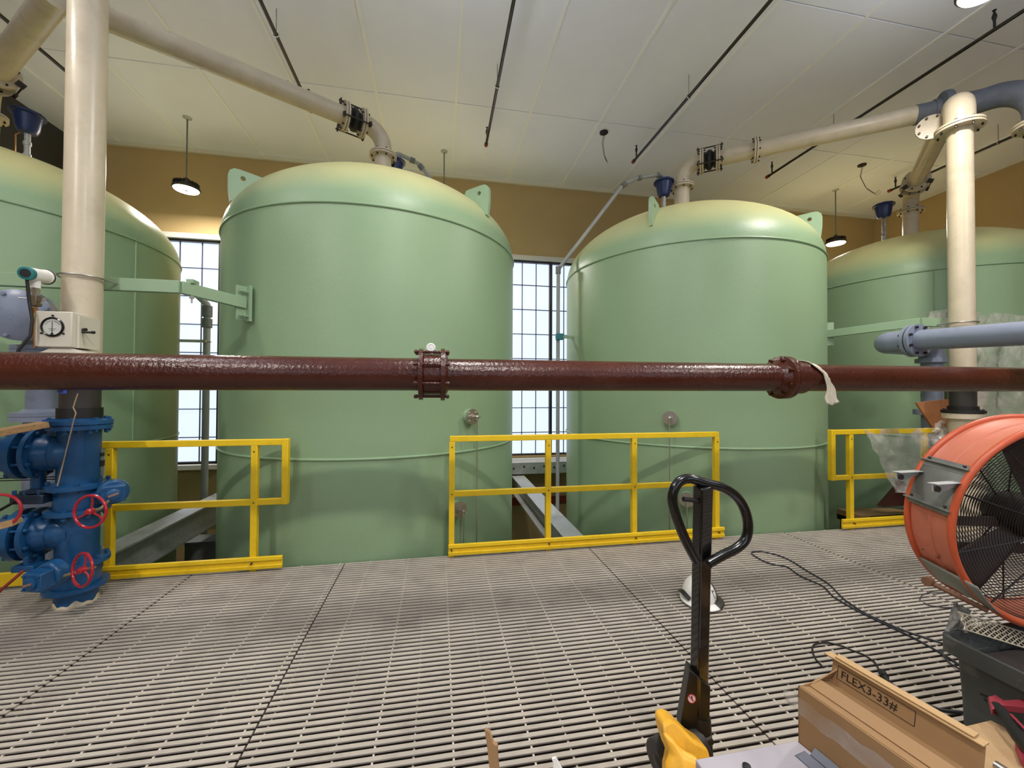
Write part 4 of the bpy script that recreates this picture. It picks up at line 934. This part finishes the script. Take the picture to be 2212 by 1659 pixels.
an = -.95; ed = V((cos(an), sin(an), 0)); sd = V((-ed.y, ed.x, 0))
build('lettering', text_mb('LIFT', .044, hc+V((.106*cos(an), .126*sin(an), .045))*1.0+ed*.004, V((0, 0, 1))+ed*-.35, -sd, .001), INK, t)
# ================================================================ pallet jack
JT = at(1519, 1040, Y=1.235+.0); JB = at(1508, 1585, Y=1.40)
t = thing('pallet_jack', 'pallet jack with black loop handle upright and yellow body', 'pallet jack', (JB.x, JB.y, 0))
ax = (JT-JB).normalized(); sx = V((.985, .17, 0)); sx = (sx-ax*sx.dot(ax)).normalized(); fw = ax.cross(sx)
build('shaft', MB().bar(JB+ax*.02, JT-ax*.015, .052, .042, up=fw), BLACKP, t, bevel=.006)
# loop
loop = [at(x, y, Y=1.24) for x, y in ((1505, 1212), (1480, 1165), (1462, 1120), (1453, 1085), (1455, 1060), (1468, 1040), (1490, 1034), (1520, 1042), (1560, 1053), (1590, 1072), (1608, 1100), (1616, 1135), (1610, 1165), (1590, 1185), (1560, 1200), (1530, 1217))]
sm_ = []
for i in range(len(loop)-1):
    p0, p1, p2, p3 = loop[max(i-1, 0)], loop[i], loop[i+1], loop[min(i+2, len(loop)-1)]
    for k in range(5):
        q = k/5; sm_.append(.5*((2*p1)+(p2-p0)*q+(2*p0-5*p1+4*p2-p3)*q*q+(3*p1-p0-3*p2+p3)*q**3))
sm_.append(loop[-1])
rl = build('loop_handle', MB().tube(sm_, .0165, 18), BLACKP, t)
lv = at(1476, 1078, Y=1.225)
build('release_lever', MB().tube([JT-ax*.075+sx*-.01, lv+V((.03, 0, -.004)), lv], .008, 10), BLACK, t)
# black lower bracket
c1 = at(1490, 1452, Y=1.34); 
bkt = [at(1490, 1447, Y=1.345), at(1515, 1471, Y=1.31), at(1535, 1485, Y=1.33), at(1532, 1590, Y=1.36), at(1518, 1606, Y=1.37), at(1468, 1575, Y=1.38)]
build('shaft_boot', MB().prism(bkt, V((.02, .055, 0))), mat('boot_black', (26, 24, 23), .4), t, bevel=.003)
sc0 = at(1494, 1509, Y=1.318); nn = V((-.25, -1, .1)).normalized(); _, su, sv = basis(nn)
stk = build('warning_sticker', MB().lathe(sc0, nn, [(.0145, 0), (.0145, .0012), (0, .0012)], 28), PINK, t)
build('sticker_ring', MB().torus(sc0+nn*.0012, nn, .0142, .0013, 28, 6), RED, stk)
xx = nn.cross(V((0, 0, 1))).normalized(); xx = -xx if xx.x < 0 else xx; zz_ = V((0, 0, 1))
build('sticker_slash', MB().bar(sc0+nn*.002+(xx*-.010+zz_*.010), sc0+nn*.002+(xx*.010-zz_*.010), .0018, .001, up=nn), RED, stk)
build('sticker_figure', MB().bar(sc0+nn*.0018+zz_*-.003, sc0+nn*.0018+zz_*.006, .0022, .001, up=nn).bar(sc0+nn*.0018+zz_*-.003, sc0+nn*.0018+zz_*-.009+xx*.004, .0018, .001, up=nn).bar(sc0+nn*.0018+zz_*.003-xx*.004, sc0+nn*.0018+zz_*.003+xx*.004, .0016, .001, up=nn).ball(sc0+nn*.0018+zz_*.0085, .0022, 8), INK, stk)
# pivot knuckle
kn = at(1524, 1600, Y=1.35)
build('pivot_knuckle', MB().cyl(kn-sx*.035, kn+sx*.02, .019, 16).cyl(kn-sx*.05, kn-sx*.035, .013, 12), BOLT, t)
# yellow pump housing: sloping hood, hydraulics, steering wheels
Yj = 1.27
def hp(x, y, Y): return at(x, y, Y=Y)
top_ = [hp(1433, 1562, 1.30), hp(1447, 1556, 1.31), hp(1462, 1562, 1.30), hp(1500, 1600, 1.28), hp(1530, 1618, 1.27), hp(1538, 1640, 1.25), hp(1520, 1700, 1.22), hp(1450, 1720, 1.22), hp(1452, 1640, 1.26), hp(1436, 1590, 1.28)]
build('hood', MB().prism(top_, V((.012, .085, -.02))), JYEL, t, bevel=.022, smooth=60)
side_ = [hp(1436, 1590, 1.27), hp(1456, 1636, 1.24), hp(1446, 1662, 1.23), hp(1450, 1720, 1.2), hp(1500, 1720, 1.17), hp(1520, 1650, 1.2), hp(1480, 1632, 1.23), hp(1460, 1600, 1.26)]
build('front_plate', MB().prism(side_, V((.0, .04, -.0))), JYEL, t, bevel=.016, smooth=60)
wc = at(1432, 1640, Y=1.36)
build('steer_wheel', MB().lathe(wc-sx*.025, sx, [(.03, 0), (.062, .0), (.068, .006), (.068, .04), (.062, .046), (.03, .046)], 36), DARKP, t)
build('wheel_yoke', MB().lathe(wc-V((.0, .02, -.03)), (0, 0, 1), [(.03, 0), (.035, .02), (.025, .06)], 20), BLACK, t)
build('wheel_hub', MB().lathe(wc-sx*.03, sx, [(.014, 0), (.022, .004), (.022, .05)], 16), BOLT, t)
wc2 = wc+sx*.12-V((0, .0, 0))
build('steer_wheel', MB().lathe(wc2, sx, [(.03, 0), (.062, .0), (.068, .006), (.068, .04), (.062, .046), (.03, .046)], 36), DARKP, t)
build('hydraulic_cylinder', MB().cyl(V((JB.x, 1.36, .08)), V((JB.x, 1.38, .27)), .032, 24), BLACK, t)
for s_ in (-.02, .34): build('fork', MB().box(JB.x+s_-.08, JB.x+s_+.08, -.05, 1.24, .055, .085), JYEL, t, bevel=.006)
build('fork_bridge', MB().box(JB.x-.1, JB.x+.42, 1.22, 1.28, .055, .2), JYEL, t, bevel=.01)
# ================================================================ pallet load: grey board, sheets, box
ZB = .33
def pz(x, y, z=ZB): return at(x, y, Z=z)
e0, e1 = pz(1502, 1640), pz(1712, 1601); ex = (e1-e0).normalized(); e1 = e0+ex*.62; ey = V((ex.y, -ex.x, 0))
t = thing('wooden_pallet', 'wooden pallet on the jack forks under the pale grey board', 'pallet', (e0.x, e0.y, .09))
for k in range(5):
    a = e0+ey*(.03+.2*k); build('deck_board', MB().hexa([V((p.x, p.y, z)) for z in (ZB-.075, ZB-.055) for p in (a+ex*.02, a+ex*.6, a+ex*.6+ey*.09, a+ex*.02+ey*.09)]), WOOD, t)
for k in range(3):
    a = e0+ex*(.03+.25*k)+ey*.03; build('stringer', MB().hexa([V((p.x, p.y, z)) for z in (.09, ZB-.075) for p in (a, a+ex*.05, a+ex*.05+ey*.9, a+ey*.9)]), WOOD, t)
bd = MB().hexa([V((p.x, p.y, z)) for z in (ZB-.055, ZB) for p in (e0, e1, e1+ey*1.0, e0+ey*1.0)])
tag(build('grey_board', bd, LILAC, bevel=.003), 'pale lilac-grey board covering the pallet, in front of the jack', 'board')
tag(build('board_knob', MB().lathe(pz(1613, 1659), (0, 0, 1), [(.012, 0), (.012, .008), (0, .01)], 16), BLACK), 'small black knob on the grey board at the bottom edge', 'knob')
# cardboard box
hB = .185
b0 = pz(1714, 1606, ZB); b0.z = ZB
tl = at(1724, 1482, Z=ZB+hB); tr_ = at(1995, 1672, Z=ZB+hB)
lx = V((tr_.x-tl.x, tr_.y-tl.y, 0)).normalized(); wy = V((-lx.y, lx.x, 0))
if wy.x < 0: wy = -wy
O = V((tl.x, tl.y, ZB)); LB = .37; WB = .15
t = thing('cardboard_box', 'open long cardboard box with a stamped flap on the pale grey board', 'box', O)
def bx(u, v, z): return O+lx*u+wy*v+V((0, 0, z))
th = .004
def wall_(a, b, z0, z1, n, m=CARD, name='side_wall'):
    return build(name, MB().hexa([a+V((0, 0, z0)), b+V((0, 0, z0)), b+n*th+V((0, 0, z0)), a+n*th+V((0, 0, z0)), a+V((0, 0, z1)), b+V((0, 0, z1)), b+n*th+V((0, 0, z1)), a+n*th+V((0, 0, z1))]), m, t, smooth=0)
build('bottom', MB().hexa([bx(0, 0, 0), bx(LB, 0, 0), bx(LB, WB, 0), bx(0, WB, 0), bx(0, 0, th), bx(LB, 0, th), bx(LB, WB, th), bx(0, WB, th)]), CARD, t)
wall_(bx(0, 0, 0), bx(LB, 0, 0), 0, hB, wy, name='near_side_wall'); wall_(bx(0, 0, 0), bx(0, WB, 0), 0, hB, lx, name='end_wall'); wall_(bx(LB, 0, 0), bx(LB, WB, 0), 0, hB, lx, name='end_wall')
wall_(bx(0, WB, 0), bx(LB, WB, 0), 0, hB-.03, wy, name='far_side_wall')
# folded-in near flap, sloping into the box, and inner ledge
def plate(name, q, m=CARD, thk=.004):
    n = (V(q[1])-V(q[0])).cross(V(q[3])-V(q[0])).normalized()*thk
    return build(name, MB().hexa([V(p) for p in q]+[V(p)+n for p in q]), m, t, smooth=0)
plate('folded_flap', [bx(.0, .004, hB-.002), bx(LB, .004, hB-.002), bx(LB, .05, hB-.014), bx(0.0, .05, hB-.014)])
plate('inner_flap', [bx(.0, .05, hB-.010), bx(LB, .05, hB-.010), bx(LB, .095, hB+.002), bx(.0, .095, hB+.002)])
plate('inner_floor', [bx(.0, .095, hB-.004), bx(LB, .095, hB-.004), bx(LB, WB, hB-.022), bx(.0, WB, hB-.022)])
# raised far flap: leans back then its double edge folds over towards the camera
fl = [bx(.005, WB+.002, hB-.02), bx(LB, WB+.002, hB-.02), bx(LB, WB+.018, hB+.062), bx(.005, WB+.018, hB+.062)]
ff = plate('raised_flap', fl)
plate('flap_fold', [bx(-.02, WB+.006, hB+.062), bx(LB, WB+.006, hB+.062), bx(LB, WB+.034, hB+.064), bx(-.012, WB+.034, hB+.064)], CARDE)
plate('flap_fold', [bx(.012, WB+.012, hB+.068), bx(LB-.02, WB+.012, hB+.068), bx(LB-.02, WB+.036, hB+.071), bx(.012, WB+.036, hB+.071)], CARDE)
plate('corner_flap', [bx(.0, .05, hB-.005), bx(.0, WB, hB-.005), bx(.02, WB+.014, hB+.038), bx(.012, .12, hB+.02)])
fy = (fl[3]-fl[0]).normalized(); n_ = lx.cross(fy).normalized(); n_ = n_ if n_.y < 0 else -n_
to = fl[0]+lx*.028+fy*.036+n_*.0045
build('stamp_text', text_mb('FLEX3-33#', .034, to, lx*1.0, fy, .0006), INK, ff)
for a, b in (((.018, .026), (.225, .026)), ((.018, .068), (.225, .068)), ((.018, .026), (.018, .068)), ((.225, .026), (.225, .068))):
    build('stamp_border', MB().bar(fl[0]+lx*a[0]+fy*a[1]+n_*.004, fl[0]+lx*b[0]+fy*b[1]+n_*.004, .0018, .0008, up=n_), INK, ff)
for k, (u0, u1, v0, v1, h0_, h1_) in enumerate(((.03, .42, -.062, -.028, .0, .014), (.045, .42, -.022, -.004, .0, .03))):
    tag(build('slate_strip', MB().hexa([bx(u0, v0, h0_), bx(u1, v0, h0_), bx(u1, v1, h0_), bx(u0, v1, h0_), bx(u0+.01, v0, h1_*.4), bx(u1, v0, h1_*.4), bx(u1, v1, h1_), bx(u0+.01, v1, h1_)]), SLATE, bevel=.001),
        ('slate grey strip lying on the board, the one farther from the box', 'slate grey strip pressed against the near side of the cardboard box')[k], 'strip')
# tape across the near side and its loose end
tpz = hB-.035
build('packing_tape', MB().grid(24, 6, lambda u, v: bx(-.001+LB*u, -.002-.0015*sin(u*40+v*5), tpz-.055*v+.003*sin(u*23))), PLASTC, t)
build('loose_tape_end', MB().grid(8, 5, lambda u, v: bx(-.045*u, -.003+.006*sin(v*5+u*4), tpz+.012-.05*v-.02*u+.003*sin(v*9))), PLASTW, t)
# plywood and red-black tool at right
t0 = pz(2095, 1568, .33)
ply = [pz(2065, 1575, .30), pz(2140, 1557, .30), pz(2300, 1640, .30), pz(2300, 1850, .30), pz(2040, 1850, .30)]
tag(build('plywood_sheet', MB().prism([V((p.x, p.y, .285)) for p in ply], (0, 0, .018)), PLY, bevel=.002), 'worn plywood sheet at the bottom right beside the cardboard box', 'plywood')
t = thing('cutter_tool', 'red and black tool handle jutting in at the bottom right edge above the plywood', 'tool', pz(2200, 1600, .4))
hz = .42
hpz = lambda x, y, z=hz: at(x, y, Z=z)
build('grip', MB().tube([hpz(2152, 1526, .36), hpz(2172, 1548, .36), hpz(2205, 1595, .35), hpz(2250, 1650, .34)], .02, 12, rs=[.017, .021, .022, .02]), BLACK, t)
build('head_plate', MB().prism([hpz(2134, 1504, .37), hpz(2150, 1500, .37), hpz(2168, 1512, .37), hpz(2225, 1508, .37), hpz(2240, 1530, .37), hpz(2165, 1522, .37), hpz(2142, 1532, .37)], V((0, 0, -.025))), mat('tool_red', (150, 52, 62), .5), t, bevel=.003)
build('red_inlay', MB().bar(hpz(2183, 1543, .381), hpz(2214, 1575, .378), .008, .004), mat('tool_red', (150, 52, 62), .5), t)
build('lower_grip', MB().tube([hpz(2206, 1598, .33), hpz(2205, 1625, .32), hpz(2215, 1650, .32)], .012, 10), mat('tool_red', (150, 52, 62), .5), t)
t = thing('chrome_socket', 'small chrome fitting on the plywood at the bottom right', 'fitting', pz(2160, 1659, .32))
build('barrel', MB().cyl(hpz(2150, 1653, .32), hpz(2180, 1672, .32), .014, 16), STEEL, t)
# cardboard shard and white scrap at the bottom
a = at(1047, 1577, Z=.42); 
sh_ = [at(1047, 1577, Y=1.02), at(1056, 1582, Y=1.02), at(1064, 1606, Y=1.01), at(1073, 1612, Y=1.0), at(1074, 1640, Y=1.0), at(1078, 1680, Y=.98), at(1068, 1760, Y=.96), at(1058, 1659, Y=1.0), at(1052, 1610, Y=1.01)]
tag(build('cardboard_shard', MB().prism(sh_, V((.004, .008, 0))), CARD), 'torn upright sliver of cardboard at the bottom centre edge', 'cardboard')
sc2 = [at(1192, 1640, Y=1.05), at(1200, 1638, Y=1.05), at(1222, 1680, Y=1.03), at(1214, 1740, Y=1.02), at(1188, 1700, Y=1.03), at(1196, 1650, Y=1.05)]
tag(build('paper_scrap', MB().prism(sc2, V((.003, .006, 0))), WHITE), 'white scrap of wrapping peeking in at the bottom edge left of the jack', 'scrap')
# supports so that the two scraps belong to a carton below the frame
tag(build('debris_carton', MB().box(.0, .52, .35, .96, 0, .36).box(.0, .012, .35, 1.0, .36, .40), CARD, bevel=.004), 'carton of debris standing on the grating just below the frame', 'carton')
# ================================================================ plastic sheeting and things beyond the fan
sheet('plastic_sheet', 'translucent plastic sheet draped over the right guard rail beside the fan',
      (at(1868, 927, Y=RY-.035), at(2052, 922, Y=RY-.035), at(2045, 1080, Y=RY-.20), at(1935, 1062, Y=RY-.12)), amp=.03, seed=3)
sheet('plastic_sheet', 'crumpled clear plastic hanging behind the right standpipe at its right',
      (at(2105, 675, Y=3.75), at(2240, 680, Y=3.6), at(2260, 1000, Y=3.3), at(2112, 960, Y=3.7)), amp=.06, seed=9)
sheet('plastic_sheet', 'tuft of clear plastic poking up left of the right standpipe above the bracket arm',
      (at(2008, 672, Y=3.78), at(2046, 668, Y=3.78), at(2046, 740, Y=3.72), at(1998, 735, Y=3.72)), nu=14, nv=12, amp=.03, seed=14)
sheet('plastic_sheet', 'loose plastic bunched on the rail end next to the fan rim',
      (at(2020, 915, Y=3.55), at(2070, 900, Y=3.5), at(2075, 985, Y=3.45), at(2010, 990, Y=3.5)), nu=16, nv=14, amp=.06, seed=21)
# thing wrapped in sheeting at far right
t = thing('wrapped_column', 'beige column behind the sheeting at the right edge', 'column', at(2150, 900, Y=4.0))
build('shaft', MB().cyl(V((6.5, 3.92, 0)), V((6.5, 3.92, 1.75)), .16, 24), OFFW, t)
# dark table with cardboard between the right tanks
t = thing('dark_table', 'black table top beyond the right guard rail strewn with cardboard', 'table', at(1880, 1100, Y=4.9))
zt = .0
tx0, tx1 = 5.3, 6.3
build('table_top', MB().box(tx0-.25, tx1, 3.95, 4.35, -.14, -.06), BLACK, t, bevel=.004)
build('apron', MB().box(tx0-.22, tx1, 3.97, 4.33, -.35, -.14), BLACK, t)
for lx_, ly_ in ((5.1, 4.0), (5.1, 4.28), (6.2, 4.0), (6.2, 4.28)): build('leg', MB().box(lx_, lx_+.05, ly_, ly_+.05, ZF, -.3), BLACK, t)
tag(build('cardboard_sheet', MB().prism([V((5.0, 3.98, 0)), V((5.9, 4.0, 0)), V((5.7, 4.2, 0)), V((5.0, 4.3, 0))], (0, 0, .006)).hexa([V(p) for p in ((5.0, 3.98, -.06), (5.1, 3.98, -.06), (5.1, 4.3, -.06), (5.0, 4.3, -.06), (5.0, 3.98, 0), (5.1, 3.98, 0), (5.1, 4.3, 0), (5.0, 4.3, 0))]), CARD), 'flattened cardboard lying on the dark table', 'cardboard')
tri = [at(1952, 1040, Y=3.9), at(1905, 1095, Y=3.9), at(1990, 1090, Y=3.9)]
tag(build('dark_red_wedge', MB().prism(tri, V((0, .06, 0))), mat('maroon', (84, 40, 34), .6)), 'dark red triangular panel standing on the cardboard left of the fan', 'panel')
tri = [at(1980, 870, Y=3.74), at(2050, 862, Y=3.70), at(2048, 942, Y=3.70), at(2016, 925, Y=3.72)]
tag(build('wood_offcut', MB().prism(tri, V((0, .02, 0))), mat('orange_ply', (176, 118, 76), .7, var=.15)), 'orange-brown wedge of plywood left of the right black flange', 'wood')
